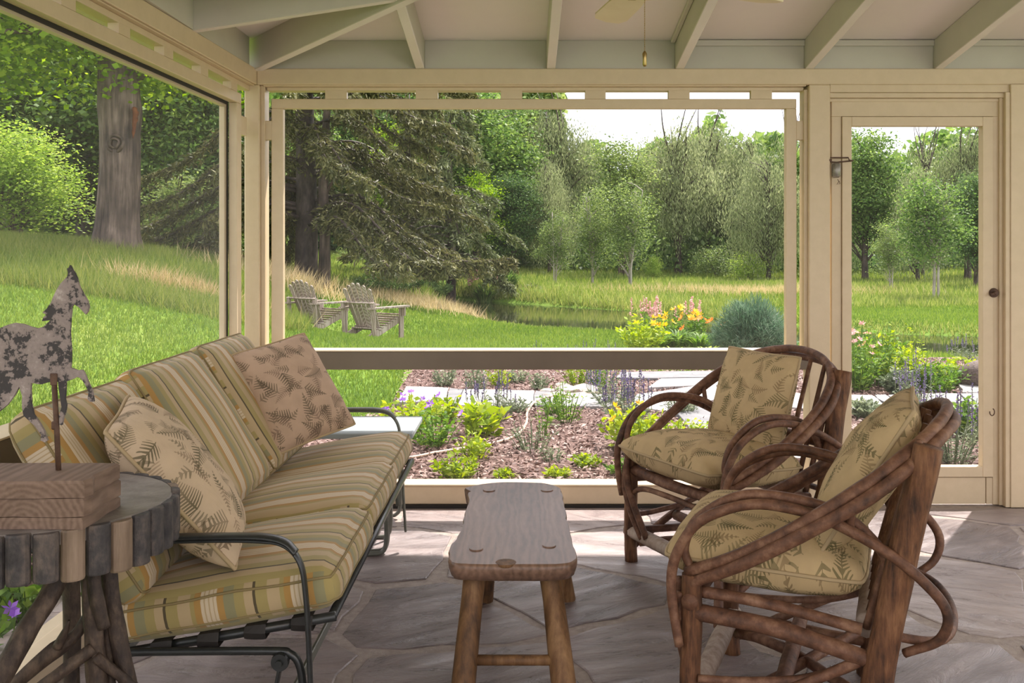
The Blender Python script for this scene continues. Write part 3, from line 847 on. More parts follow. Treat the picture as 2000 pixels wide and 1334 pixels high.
E = -.42
Dm = 3.5
plank([(cxn, cyn, zc(0)), (4.7, cyn, zc(0)), (4.7, cyn - Dm, zc(Dm)), (cxn + Dm, cyn - Dm, zc(Dm))], 'ceiling_board')
plank([(cxn, cyn, zc(0)), (cxn + Dm, cyn - Dm, zc(Dm)), (cxn + Dm, -2.6, zc(Dm)), (cxn, -2.6, zc(0))], 'ceiling_board')
plank([(cxn + Dm, cyn - Dm, zc(Dm)), (4.7, cyn - Dm, zc(Dm)), (4.7, -2.6, zc(Dm)), (cxn + Dm, -2.6, zc(Dm))], 'ceiling_board')
plank([(cxn + E, cyn - E, zc(E)), (4.7, cyn - E, zc(E)), (4.7, cyn, zc(0)), (cxn, cyn, zc(0))], 'eave_board')
plank([(cxn + E, cyn - E, zc(E)), (cxn, cyn, zc(0)), (cxn, -2.6, zc(0)), (cxn + E, -2.6, zc(E))], 'eave_board')
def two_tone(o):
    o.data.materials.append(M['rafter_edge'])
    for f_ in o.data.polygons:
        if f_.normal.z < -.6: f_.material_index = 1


RX = [-.513, .144, .79, 1.44, 2.09, 2.74, 3.39, 4.04]
hb = .15 / 2 * math.cos(math.atan(SL))
for X in RX:
    dmax = min(X - cxn - .02, Dm)
    a = Vector((X, cyn - E - .03, ZB + SL * (E + .03) + .075)); b_ = Vector((X, cyn - dmax, ZB + SL * dmax + .075))
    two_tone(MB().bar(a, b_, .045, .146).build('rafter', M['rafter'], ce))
for d in (.85, 1.49, 2.14, 2.79, 3.44, 4.1, 4.75):
    dm = min(d - .02, Dm)
    a = Vector((cxn + E + .03, cyn - d, ZB + SL * (E + .03) + .075)); b_ = Vector((cxn + dm, cyn - d, ZB + SL * dm + .075))
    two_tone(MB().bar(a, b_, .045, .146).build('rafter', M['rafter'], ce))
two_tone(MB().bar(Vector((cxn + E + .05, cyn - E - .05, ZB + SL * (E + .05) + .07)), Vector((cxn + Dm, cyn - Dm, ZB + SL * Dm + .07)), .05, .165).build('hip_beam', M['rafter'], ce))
ends = [cxn + .03] + RX + [4.7]
for i in range(len(ends) - 1):
    x0 = ends[i] + (.023 if i else 0); x1 = ends[i + 1] - .023
    MB().box(x0, x1, YW + .022, YW + .045, ZB + .001, ZT - .004, .001).build('blocking_board', M['rafter'], ce)
    if i >= 3:
        MB().box(x0, x1, YW + .006, YW + .022, ZT - .034, ZT - .005, .002).build('ledger_strip', M['rafter'], ce)
MB().bar((RX[2] - .035, YW, ZT - .012), (RX[2] - .035, YW - 1.9, ZT - .012 + SL * 1.9), .022, .02).build('conduit_strip', M['rafter'], ce)
le = [.03, .85, 1.49, 2.14, 2.79, 3.44, 4.1, 4.75]
for i in range(len(le) - 1):
    MB().box(cxn - .045, cxn - .022, cyn - le[i + 1] + .023, cyn - le[i] - .023, ZB + .001, ZT - .004, .001).build('blocking_board', M['rafter'], ce)

# ------------------------------------------------------------------ ceiling fan
HB = Vector((.445, 3.46, 2.245))
fan = thing('ceiling_fan', HB, 'cream ceiling fan with a beaded brass pull chain hanging from the rafters', 'ceiling fan')
topz = ZT + SL * (YW - HB.y)
mm = MB(); mm.tube([HB + Vector((0, 0, z)) for z in (-.05, -.045, -.02, .05, .07, .075)], [.03, .07, .095, .095, .06, .02], 24); mm.build('motor_housing', M['fan'], fan, smooth=True, auto=40)
MB().tube([HB + Vector((0, 0, .07)), Vector((HB.x, HB.y, topz - .04))], .012, 12).build('down_rod', M['brass'], fan, smooth=True)
MB().tube([Vector((HB.x, HB.y, topz - z)) for z in (.065, .055, .01, .0)], [.02, .05, .06, .06], 20).build('canopy', M['fan'], fan, smooth=True, auto=40)
for k in range(5):
    a = math.radians(99 - 72 * k); d = Vector((math.cos(a), math.sin(a), 0)); s = Vector((-d.y, d.x, 0)); tl = .16
    s2 = (s * math.cos(tl) + Vector((0, 0, math.sin(tl)))); nrm = d.cross(s2)
    out = [(.15, -.05), (.30, -.062), (.52, -.068), (.585, -.05), (.60, .0), (.575, .055), (.52, .068), (.30, .062), (.15, .05)]
    V = [HB + d * r + s2 * w + nrm * h for h in (-.004, .004) for r, w in out]; n = len(out)
    F = [tuple(reversed(range(n))), tuple(range(n, 2 * n))] + [(i, (i + 1) % n, n + (i + 1) % n, n + i) for i in range(n)]
    bl = obj('blade', V, F, M['fan'], fan)
    MB().bar(HB + d * .07 + Vector((0, 0, -.015)), HB + d * .21 + Vector((0, 0, -.008)), .03, .006).build('blade_bracket', M['brass'], bl)
pc = MB()
ctop = HB + Vector((-.012, -.02, -.05)); cbot = at(1262, 130, ctop.y)
z = ctop.z
beads = MB()
while z > cbot.z + .052:
    beads.tube([Vector((ctop.x, ctop.y, z + h)) for h in (-.0022, 0, .0022)], [.0012, .0022, .0012], 6); z -= .0062
beads.build('bead_chain', M['brass'], fan, smooth=True)
MB().tube([Vector((ctop.x, ctop.y, cbot.z + h)) for h in (.0, .006, .03, .045, .055)], [.004, .0075, .0065, .0085, .003], 10).build('chain_fob', M['brass'], fan, smooth=True)

# ------------------------------------------------------------------ soft furnishing builders
def pillow(name, c00, c10, c11, c01, thick, mat, pipe, label=None, cat=None, group=None, parent=None, pinch=.05, n=22, sag=0.0, seedv=0, full=.55, corner=.035):
    """knife-edge pillow spanned by four corners, pinched edges, piping along the seam"""
    c00, c10, c11, c01 = map(Vector, (c00, c10, c11, c01))
    cen = (c00 + c10 + c11 + c01) / 4
    nrm = (c10 - c00).cross(c01 - c00).normalized()
    W = ((c10 - c00).length + (c11 - c01).length) / 2; H = ((c01 - c00).length + (c11 - c10).length) / 2
    V = []; UV = []; F = []

    def pos(u, v, s):
        uu = u * (1 - pinch * (1 - v * v) * abs(u)); vv = v * (1 - pinch * (1 - u * u) * abs(v))
        cq = 1 - corner * (u * u * v * v) ** 2
        a, b_ = (uu * cq + 1) / 2, (vv * cq + 1) / 2
        p = c00 * (1 - a) * (1 - b_) + c10 * a * (1 - b_) + c11 * a * b_ + c01 * (1 - a) * b_
        h = thick / 2 * (max(0, 1 - abs(u) ** 2.6) * max(0, 1 - abs(v) ** 2.6)) ** full
        w = .009 * mnoise.noise(Vector((u * 2.3 + seedv * 7, v * 2.3, s * 3 + seedv))) * (1 - u * u * v * v) * (h / (thick / 2))
        # gathered folds running in from the corners
        r = min(abs(abs(u) - 1) + abs(abs(v) - 1), 1.2)
        w += .006 * math.sin((abs(u) - abs(v)) * 16) * math.exp(-r * 2.6) * min(1, h / (thick * .12))
        return p + nrm * (s * h + w) + Vector((0, 0, -sag * (1 - u * u) * (1 - v * v)))

    g = np.sin(np.linspace(-math.pi / 2, math.pi / 2, n + 1)) * .55 + np.linspace(-1, 1, n + 1) * .45
    for s in (1, -1):
        base = len(V)
        for v in g:
            for u in g:
                V.append(pos(u, v, s)); UV.append((u * W / 2 + (0 if s > 0 else 3.3) + seedv * 1.7, v * H / 2))
        for j in range(n):
            for i in range(n):
                q = (base + j * (n + 1) + i, base + j * (n + 1) + i + 1, base + (j + 1) * (n + 1) + i + 1, base + (j + 1) * (n + 1) + i)
                F.append(q if s > 0 else tuple(reversed(q)))
    org = Vector((cen.x, cen.y, min(c.z for c in (c00, c10, c11, c01)) - .01))
    o = obj(name, V, F, mat, parent, org, smooth=True, uv=UV)
    tag(o, label, cat, group)
    ring = [pos(u, -1, 0) for u in g[:-1]] + [pos(1, v, 0) for v in g[:-1]] + [pos(-u, 1, 0) for u in g[:-1]] + [pos(-1, -v, 0) for v in g[:-1]]
    MB().tube(ring, .0055, 6, closed=True).build('piping', pipe, o, smooth=True)
    return o


def boxed(name, c, U, Vd, Nn, w, d, t, mat, parent, r=.03, crown=.012, label=None, seedv=0, nu=16, nv=14, nt=6):
    """boxed cushion: rounded edges, crowned faces, piping round both rims; U across the stripes"""
    c, U, Vd, Nn = Vector(c), Vector(U).normalized(), Vector(Vd).normalized(), Vector(Nn).normalized()
    V = []; UV = []; F = []

    def rp(x, y, z):
        p = [x * w / 2, y * d / 2, z * t / 2]
        rr = [min(r, t * .42)] * 3
        q = [max(-(h - rr[0]), min(h - rr[0], v)) for v, h in zip(p, (w / 2, d / 2, t / 2))]
        e = Vector([a - b_ for a, b_ in zip(p, q)])
        L = e.length
        e = e * (rr[0] / L) if L > 1e-6 and sum(abs(k) > 1e-6 for k in e) > 1 else e
        res = Vector(q) + e
        k = (1 - x * x) * (1 - y * y)
        res.z += z * crown * k + .005 * mnoise.noise(Vector((x * 2 + seedv * 3.1, y * 2, z)))
        res.x += x * .010 * (1 - z * z); res.y += y * .012 * (1 - z * z)
        return c + U * res.x + Vd * res.y + Nn * res.z, res

    gl = lambda n: [math.sin(a) * .5 + b_ * .5 for a, b_ in zip(np.linspace(-math.pi / 2, math.pi / 2, n + 1), np.linspace(-1, 1, n + 1))]

    def patch(fn, na, nb, end, flip):
        base = len(V); ga, gb = gl(na), gl(nb)
        for b_ in gb:
            for a in ga:
                x, y, z = fn(a, b_)
                p, res = rp(x, y, z); V.append(p)
                UV.append((res.y + .13 + seedv, res.z) if end else (res.x + seedv * .215 + .02, res.y))
        for j in range(nb):
            for i in range(na):
                q = (base + j * (na + 1) + i, base + j * (na + 1) + i + 1, base + (j + 1) * (na + 1) + i + 1, base + (j + 1) * (na + 1) + i)
                F.append(tuple(reversed(q)) if flip else q)

    patch(lambda a, b_: (a, b_, 1), nu, nv, False, False); patch(lambda a, b_: (a, b_, -1), nu, nv, False, True)
    patch(lambda a, b_: (a, -1, b_), nu, nt, False, False); patch(lambda a, b_: (a, 1, b_), nu, nt, False, True)
    patch(lambda a, b_: (1, a, b_), nv, nt, True, False); patch(lambda a, b_: (-1, a, b_), nv, nt, True, True)
    o = obj(name, V, F, mat, parent, smooth=True, uv=UV)
    if label: o['label'] = label
    for z in (.62, -.62):
        ring = []
        ga, gb = gl(nu), gl(nv)
        for a in ga[:-1]: ring.append(rp(a, -1, z)[0])
        for a in gb[:-1]: ring.append(rp(1, a, z)[0])
        for a in ga[:-1]: ring.append(rp(-a, 1, z)[0])
        for a in gb[:-1]: ring.append(rp(-1, -a, z)[0])
        MB().tube(ring, .0034, 5, closed=True).build('piping', M['piping'], o, smooth=True)
    return o


# ------------------------------------------------------------------ striped glider sofa
sofa = thing('glider_sofa', (-.85, 3.26, 0), 'three-seat metal glider sofa with olive and gold striped cushions', 'sofa')
SY = [2.375, 2.965, 3.555, 4.145]
sd = Vector((.985, 0, .172)).normalized()            # seat rises towards its front edge
sn = Vector((-.172, 0, .985)).normalized()
bd = Vector((-.54, 0, .84)).normalized()             # back leans towards the wall
bn = Vector((.84, 0, .54)).normalized()
for k in range(3):
    cy_ = (SY[k] + SY[k + 1]) / 2; w = SY[k + 1] - SY[k] - .006
    boxed('seat_cushion', (-.755 + (.01, .004, -.006)[k], cy_, .425 + (-.002, .004, .002)[k]), (0, 1, 0), sd, sn, w, .58, .115, M['stripe'], sofa, .044, .030, seedv=k * .31)
    boxed('back_cushion', (-1.085 + (-.012, 0, .01)[k], cy_, .685 + (-.022, 0, .012)[k]), (0, 1, 0), bd, bn, w, .53, .11, M['stripe'], sofa, .042, .028, seedv=.5 + k * .31)
# seat frame
fr = MB()
za = lambda x: .345 + (x + .755) * .1746
for y in (2.40, 4.13): fr.tube([(-1.06, y, za(-1.06)), (-.46, y, za(-.46))], .0125, 10)
for x in (-1.06, -.47): fr.tube([(x, 2.40, za(x)), (x, 4.13, za(x))], .0125, 10)
fr.build('seat_frame', M['iron'], sofa, smooth=True)
for x in (-1.0, -.885, -.77, -.655, -.54):
    st = MB(); z = za(x)
    prof = [(x, 2.375, z - .004), (x, 2.382, z + .016), (x, 2.41, z + .0175), (x, 4.12, z + .0175)]
    V = []; ud = Vector((.985, 0, .172))
    for p in prof:
        for s in (-.026, .026): V.append(Vector(p) + ud * s)
    for p in reversed(prof):
        for s in (-.026, .026): V.append(Vector(p) + ud * s + Vector((0, .0, -.003)))
    # strap folded round the end tube
    pr2 = [(x, 2.425, z + .0165), (x, 2.385, z + .016), (x, 2.378, z), (x, 2.385, z - .016), (x, 2.47, z - .017)]
    st.tube([Vector((x, 2.36 + .03, z + .0165))] + [Vector((x, 4.12, z + .0165))], 1, 8, flat=(.026, .002), up=(.985, 0, .172))
    st.tube([Vector(p) for p in pr2], 1, 8, flat=(.027, .002), up=(.985, 0, .172))
    st.build('strap', M['dark'], sofa)
bf = MB()
for y in (2.42, 3.26, 4.11): bf.tube([Vector((-1.03, y, .33)), Vector((-1.06, y, .42)), Vector((-1.205, y, .735))], .011, 8)
bf.tube([(-1.205, 2.42, .735), (-1.205, 4.11, .735)], .011, 8); bf.tube([(-1.13, 2.42, .57), (-1.13, 4.11, .57)], .009, 8)
bf.build('back_frame', M['iron'], sofa, smooth=True)


def arm(y, mat):
    path = spline([(-1.18, y, .575), (-1.0, y, .59), (-.80, y, .60), (-.64, y, .60), (-.572, y, .588), (-.535, y, .545), (-.522, y, .47), (-.515, y, .36), (-.508, y, .20), (-.50, y, .085)], 6)
    a = MB(); a.tube(path, 1, 10, flat=(.006, .016), up=(0, 0, 1)); a.build('arm', mat, sofa, smooth=True)
    p = MB(); p.tube(spline([(-.86, y, .608), (-.70, y, .610), (-.62, y, .608), (-.572, y, .596), (-.545, y, .57)], 6), 1, 10, flat=(.007, .021), up=(0, 0, 1)); p.build('arm_pad', mat, sofa, smooth=True)


arm(2.345, M['iron']); arm(4.175, M['steel'])
for y, mt in ((2.365, M['iron']), (4.155, M['steel'])):
    b1 = MB(); b1.tube(spline([(-1.10, y, .315), (-.95, y, .322), (-.62, y, .325), (-.565, y, .318), (-.54, y, .285), (-.53, y, .2)], 6), .010, 10); b1.tube([(-1.10, y, .315), (-1.12, y, .06)], .010, 10)
    b1.build('base_side', mt, sofa, smooth=True)
    for x in (-.60, -1.02):
        sw = MB(); sw.bar((x + .015, y - .006, .30), (x - .02, y - .006, .12), .008, .028, up=(0, 1, 0)); sw.disc((x + .015, y - .012, .305), .022, .022, 18, (0, 1, 0)); sw.disc((x + .015, y - .026, .305), .009, .012, 10, (0, 1, 0))
        sw.build('swing_link', mt, sofa)
bs = MB()
for x in (-.575, -1.10): bs.bar((x, 2.30, .19), (x, 4.17, .19), .010, .030)
bs.build('base_rail', M['steel'], sofa)
for y in (2.46, 4.10):
    lg = MB()
    for dy in (0, .035):
        lg.tube(spline([(-.575, y + dy, .195), (-.572, y + dy, .08), (-.585, y + dy, .025), (-.63, y + dy, .012), (-.76, y + dy, .012), (-1.0, y + dy, .012), (-1.09, y + dy, .03), (-1.10, y + dy, .195)], 6), .010, 8)
    lg.build('sled_leg', M['steel'], sofa, smooth=True)

# throw pillows
pillow('throw_pillow', at(200, 842, 2.40), at(463, 1118, 2.40), at(478, 1030, 2.80), at(247, 768, 2.80),   .19, M['fern_light'], M['piping_fern'],
       'beige fern print pillow behind the rustic side table, seen edge-on', 'pillow', seedv=1)
pillow('throw_pillow', at(535, 895, 3.62), at(697, 830, 3.92), at(594, 648, 4.06), at(446, 692, 3.74), .17, M['fern_pink'], M['piping_fern'],
       'faded fern print pillow propped in the far corner of the sofa', 'pillow', seedv=2)

# ------------------------------------------------------------------ pale blue side table past the sofa
bt = thing('small_metal_table', (-.80, 4.50, 0), 'pale blue-grey metal table between the sofa end and the wall', 'table')
MB().box(-1.16, -.485, 4.30, 4.74, .455, .48, .004).build('table_top', M['blue_table'], bt)
for y in (4.34, 4.68):
    MB().tube(spline([(-.60, y, .452), (-.588, y, .2), (-.588, y, .06), (-.605, y, .02), (-.65, y, .011), (-.85, y, .011), (-1.05, y, .011), (-1.08, y, .03), (-1.085, y, .1), (-1.085, y, .452)], 6), .009, 8).build('wire_leg', M['steel'], bt, smooth=True)

# ------------------------------------------------------------------ rustic side table with half-log rim
TC = Vector((-1.03, 2.10, 0)); TR = .262; TZ = .76
tb = thing('rustic_side_table', TC, 'round rustic side table with a half-log rim and crooked branch legs', 'side table')
mb = MB(); mb.tube([TC + Vector((0, 0, z)) for z in (TZ - .028, TZ - .002, TZ)], [TR - .002, TR - .002, TR - .006], 40); mb.build('table_top', M['table_top'], tb)
nlog = 34; rr = random.Random(3)
for k in range(nlog):
    a = 2 * math.pi * k / nlog; d = Vector((math.cos(a), math.sin(a), 0)); s = Vector((-d.y, d.x, 0))
    w = math.pi * TR / nlog * rr.uniform(.93, 1.04); h = .098 * rr.uniform(.96, 1.06); top = TZ + rr.uniform(-.003, .002); V = []; F = []
    prof = [(math.cos(t), math.sin(t)) for t in np.linspace(-math.pi / 2, math.pi / 2, 8)]
    for zz in (top - h, top - h + .004, top - .004, top):
        kf = .93 if zz in (top, top - h) else 1
        for c_, s_ in prof: V.append(TC + d * (TR - .004 + c_ * w * .75 * kf) + s * (s_ * w * kf) + Vector((0, 0, zz)))
    n = len(prof)
    for i in range(3):
        for j in range(n - 1): F.append((i * n + j, i * n + j + 1, (i + 1) * n + j + 1, (i + 1) * n + j))
        F.append((i * n + n - 1, i * n, (i + 1) * n, (i + 1) * n + n - 1))
    F += [tuple(reversed(range(n))), tuple(3 * n + j for j in range(n))]
    obj('half_log', V, F, M['half_log_bare'] if rr.random() < .3 else M['half_log'], tb)


def branch(P, R, name, mat, parent, k=6, n=9, rough=.22):
    Q = spline(P, k)
    if isinstance(R, (list, tuple)):
        R = list(np.interp(np.linspace(0, 1, len(Q)), np.linspace(0, 1, len(R)), R))
    else: R = [R] * len(Q)
    return MB().tube(Q, R, n, rough=rough).build(name, mat, parent, smooth=True)


branch([(-.93, 2.04, TZ - .03), (-.955, 1.99, .62), (-.99, 1.93, .53), (-1.06, 1.84, .36), (-1.10, 1.78, .2), (-1.14, 1.72, .012)], [.023, .021, .022, .02, .02, .018], 'leg', M['branch'], tb)
branch([(-.90, 2.03, TZ - .03), (-.885, 2.0, .57), (-.872, 2.0, .4), (-.862, 1.99, .2), (-.85, 1.98, .012)], [.022, .019, .021, .018, .018], 'leg', M['branch'], tb)
branch([(-.885, 2.06, TZ - .03), (-.86, 2.04, .56), (-.825, 2.03, .41), (-.775, 2.02, .22), (-.72, 2.0, .012)], [.022, .018, .018, .016, .015], 'leg', M['branch'], tb)
branch([(-1.04, 2.18, TZ - .03), (-1.02, 2.2, .55), (-1.03, 2.22, .3), (-1.05, 2.23, .012)], [.022, .02, .018, .018], 'leg', M['branch'], tb)
branch([(-.875, 1.985, .49), (-.93, 1.96, .45), (-.99, 1.95, .40), (-1.08, 1.90, .30)], [.013, .013, .013, .012], 'brace', M['branch'], tb)
branch([(-.90, 2.06, .56), (-.93, 2.03, .50), (-.965, 2.01, .475), (-1.03, 1.98, .42), (-1.08, 1.97, .37)], [.012, .013, .019, .014, .014], 'brace', M['branch'], tb)
branch([(-.955, 2.0, .485), (-.935, 1.99, .52), (-.925, 1.985, .545)], [.010, .007, .003], 'twig_stub', M['branch'], tb)
branch([(-.87, 1.98, .475), (-.84, 2.0, .435), (-.80, 2.02, .39)], [.012, .011, .010], 'brace', M['branch'], tb)
branch([(-.88, 1.99, .64), (-.865, 1.985, .58), (-.852, 1.985, .53)], [.012, .015, .012], 'twig_stub', M['branch'], tb)
branch([(-.92, 2.1, .70), (-.91, 2.12, .60), (-.905, 2.13, .53)], [.016, .013, .008], 'twig_stub', M['branch'], tb)
branch([(-.87, 2.04, .55), (-.855, 2.02, .40), (-.83, 2.01, .28), (-.80, 2.0, .16)], [.010, .011, .010, .008], 'brace', M['branch'], tb)

# ------------------------------------------------------------------ sheet-iron horse on a timber block
hs = thing('horse_sculpture', (-.97, 1.97, TZ), 'weathered sheet-iron horse on a rod set in a rough timber block', 'sculpture')
bz = [TZ + .0005, TZ + .022, TZ + .058, TZ + .092]
rb = random.Random(9)
for k in range(3):
    z0, z1 = bz[k] + (.0012 if k else 0), bz[k + 1]
    x0, x1, y0, y1 = -1.13 + rb.uniform(-.003, .003), -.848 + rb.uniform(-.003, .003), 1.888 + rb.uniform(-.003, .003), 2.056 + rb.uniform(-.004, .004)
    out = []
    for (a, b_), (c_, d_) in zip(((x0, y0), (x1, y0), (x1, y1), (x0, y1)), ((x1, y0), (x1, y1), (x0, y1), (x0, y0))):
        for j in range(6):
            t = j / 6; e = .0035
            out.append((a + (c_ - a) * t + rb.uniform(-e, e), b_ + (d_ - b_) * t + rb.uniform(-e, e)))
    n = len(out); cxx, cyy = (x0 + x1) / 2, (y0 + y1) / 2
    V = [(p[0], p[1], z0) for p in out] + [(p[0], p[1], z1 - .005) for p in out] + [(cxx + (p[0] - cxx) * .965, cyy + (p[1] - cyy) * .955, z1) for p in out]
    F = [tuple(reversed(range(n)))] + [(r * n + i, r * n + (i + 1) % n, (r + 1) * n + (i + 1) % n, (r + 1) * n + i) for r in range(2) for i in range(n)] + [tuple(range(2 * n, 3 * n))]
    obj('timber_layer', V, F, M['block'], hs)
ROD = at(115, 920, 1.986)
MB().tube([Vector((ROD.x, 1.986, TZ + .075)), Vector((ROD.x - .004, 1.986, .93)), Vector((ROD.x - .010, 1.986, 1.038))], .0055, 10).build('rod', M['rust'], hs, smooth=True)
MB().box(ROD.x - .015, ROD.x - .001, 1.979, 1.983, 1.026, 1.05, .001).build('rod_bracket', M['rust'], hs)
MB().box(ROD.x - .014, ROD.x - .001, 1.981, 1.992, .935, .952, .002).build('rod_clip', M['rust'], hs)
HO = [(437, 120), (452, 148), (466, 168), (480, 200), (492, 245), (520, 300), (545, 340), (554, 378), (549, 405), (535, 425), (522, 412), (492, 380), (460, 362), (447, 378), (441, 450), (436, 550), (444, 640), (443, 720), (440, 756),
      (460, 763), (482, 772), (515, 769), (530, 798), (551, 850), (575, 900), (584, 966), (560, 966), (546, 950), (553, 905), (531, 860), (506, 822), (485, 812), (442, 831), (411, 842),
      (409, 900), (405, 950), (414, 985), (409, 1030), (396, 1062), (386, 1112), (371, 1106), (370, 1050), (385, 1000), (376, 940), (362, 842), (340, 839), (320, 841), (260, 859), (195, 850),
      (193, 900), (196, 980), (211, 1045), (250, 1100), (276, 1145), (281, 1170), (299, 1206), (280, 1218), (257, 1206), (259, 1170), (216, 1112), (150, 1052), (140, 1000), (141, 930), (123, 872),
      (96, 922), (50, 985), (0, 1026), (-35, 1050), (-50, 1110), (-75, 1165), (-70, 1195), (-95, 1200), (-105, 1170), (-85, 1090), (-70, 1030), (-40, 980), (-25, 920), (-40, 860), (-60, 800), (-110, 790), (-150, 830), (-165, 900), (-190, 880), (-175, 780), (-130, 700), (-75, 640), (-50, 580), (-25, 535),
      (0, 511), (50, 490), (95, 478), (150, 486), (190, 501), (235, 512), (275, 500), (300, 476), (316, 461), (262, 468), (275, 440), (291, 428), (267, 412), (292, 392), (320, 350), (331, 322), (350, 280), (375, 240), (420, 190), (425, 168), (419, 140), (429, 137)]
HP = [at(x / 3.175, 480 + y / 3.175, 1.986) for x, y in HO]
from mathutils.geometry import tessellate_polygon
tri = tessellate_polygon([[Vector((p.x, p.z, 0)) for p in HP]])
nh = len(HP)
obj('horse_plate', [(p.x, 1.983, p.z) for p in HP] + [(p.x, 1.990, p.z) for p in HP],
    [tuple(t_) for t_ in tri] + [tuple(i + nh for i in reversed(t_)) for t_ in tri] + [(i, (i + 1) % nh, nh + (i + 1) % nh, nh + i) for i in range(nh)], M['horse'], hs)

# ------------------------------------------------------------------ bench used as a coffee table
BZ = .44
bc = thing('wooden_bench', (-.027, 3.1, 0), 'worn wooden slab bench with round splayed legs between sofa and chairs', 'bench')
prof = [(2.655, -.155, .10), (2.665, -.19, .135), (2.70, -.205, .15), (2.78, -.21, .152), (2.92, -.196, .147), (3.06, -.187, .143), (3.18, -.187, .144), (3.30, -.183, .143), (3.42, -.190, .140), (3.46, -.187, .138), (3.50, -.207, .135), (3.535, -.175, .12), (3.57, -.13, .085), (3.585, -.06, .03)]
left = [Vector((l, y, 0)) for y, l, r in prof]; right = [Vector((r, y, 0)) for y, l, r in prof]
outl = [Vector((-.13, 2.652, 0)), Vector((-.03, 2.648, 0)), Vector((.075, 2.652, 0))] + right + list(reversed(left))
outl = spline(outl, 3, closed=True)
n = len(outl); cc_ = Vector((-.027, 3.12, 0)); V = []; F = []
rb = random.Random(4)
jit = [rb.uniform(-.003, .003) for _ in range(n)]
for zz, k in ((BZ - .058, .90), (BZ - .05, .955), (BZ - .025, .99), (BZ - .008, 1.0), (BZ, .985)):
    for i, p in enumerate(outl):
        q = cc_ + (p - cc_) * k; V.append((q.x + jit[i], q.y, zz + .0015 * mnoise.noise(Vector((q.x * 9, q.y * 9, 1)))))
for r_ in range(4):
    for i in range(n): F.append((r_ * n + i, r_ * n + (i + 1) % n, (r_ + 1) * n + (i + 1) % n, (r_ + 1) * n + i))
F += [tuple(reversed(range(n))), tuple(4 * n + i for i in range(n))]
so = obj('seat_slab', V, F, M['bench'], bc)
for f_ in so.data.polygons: f_.use_smooth = len(f_.vertices) == 4
for x, y, bx, by in ((-.132, 2.79, -.172, 2.62), (.075, 2.80, .128, 2.62), (-.115, 3.47, -.14, 3.60), (.085, 3.47, .165, 3.60)):
    mb = MB(); a = Vector((x, y, BZ - .03)); b_ = Vector((bx, by, 0))
    mb.tube([a, a.lerp(b_, .25), a.lerp(b_, .5), a.lerp(b_, .75), b_], [.033, .031, .033, .034, .033], 14, rough=.08); mb.build('leg', M['bench_leg'], bc, smooth=True, auto=50)
for x, y in ((-.132, 2.79), (.078, 2.82), (-.118, 3.46), (.088, 3.46)):
    mb = MB(); mb.disc((x, y, BZ - .001), .020 if y < 3 else .022, .008, 20); mb.build('leg_tenon', M['bench'], bc)
mb = MB(); mb.disc((-.045, 2.675, BZ - .0035), .030, .008, 20); mb.build('wood_plug', M['bench_leg'], bc)
for ya, yb, z in ((2.655, 2.655, .165), (3.56, 3.56, .165)):
    mb = MB(); t = (BZ - .03 - z) / (BZ - .03)
    xa = -.132 + (-.172 + .132) * t if ya < 3 else -.125; xb = .075 + (.128 - .075) * t if ya < 3 else .135
    yy = 2.79 + (2.62 - 2.79) * t if ya < 3 else 3.47 + .13 * t
    mb.tube([(xa, yy, z), (xb, yy, z)], .0145, 12); mb.build('stretcher', M['bench_leg'], bc, smooth=True)


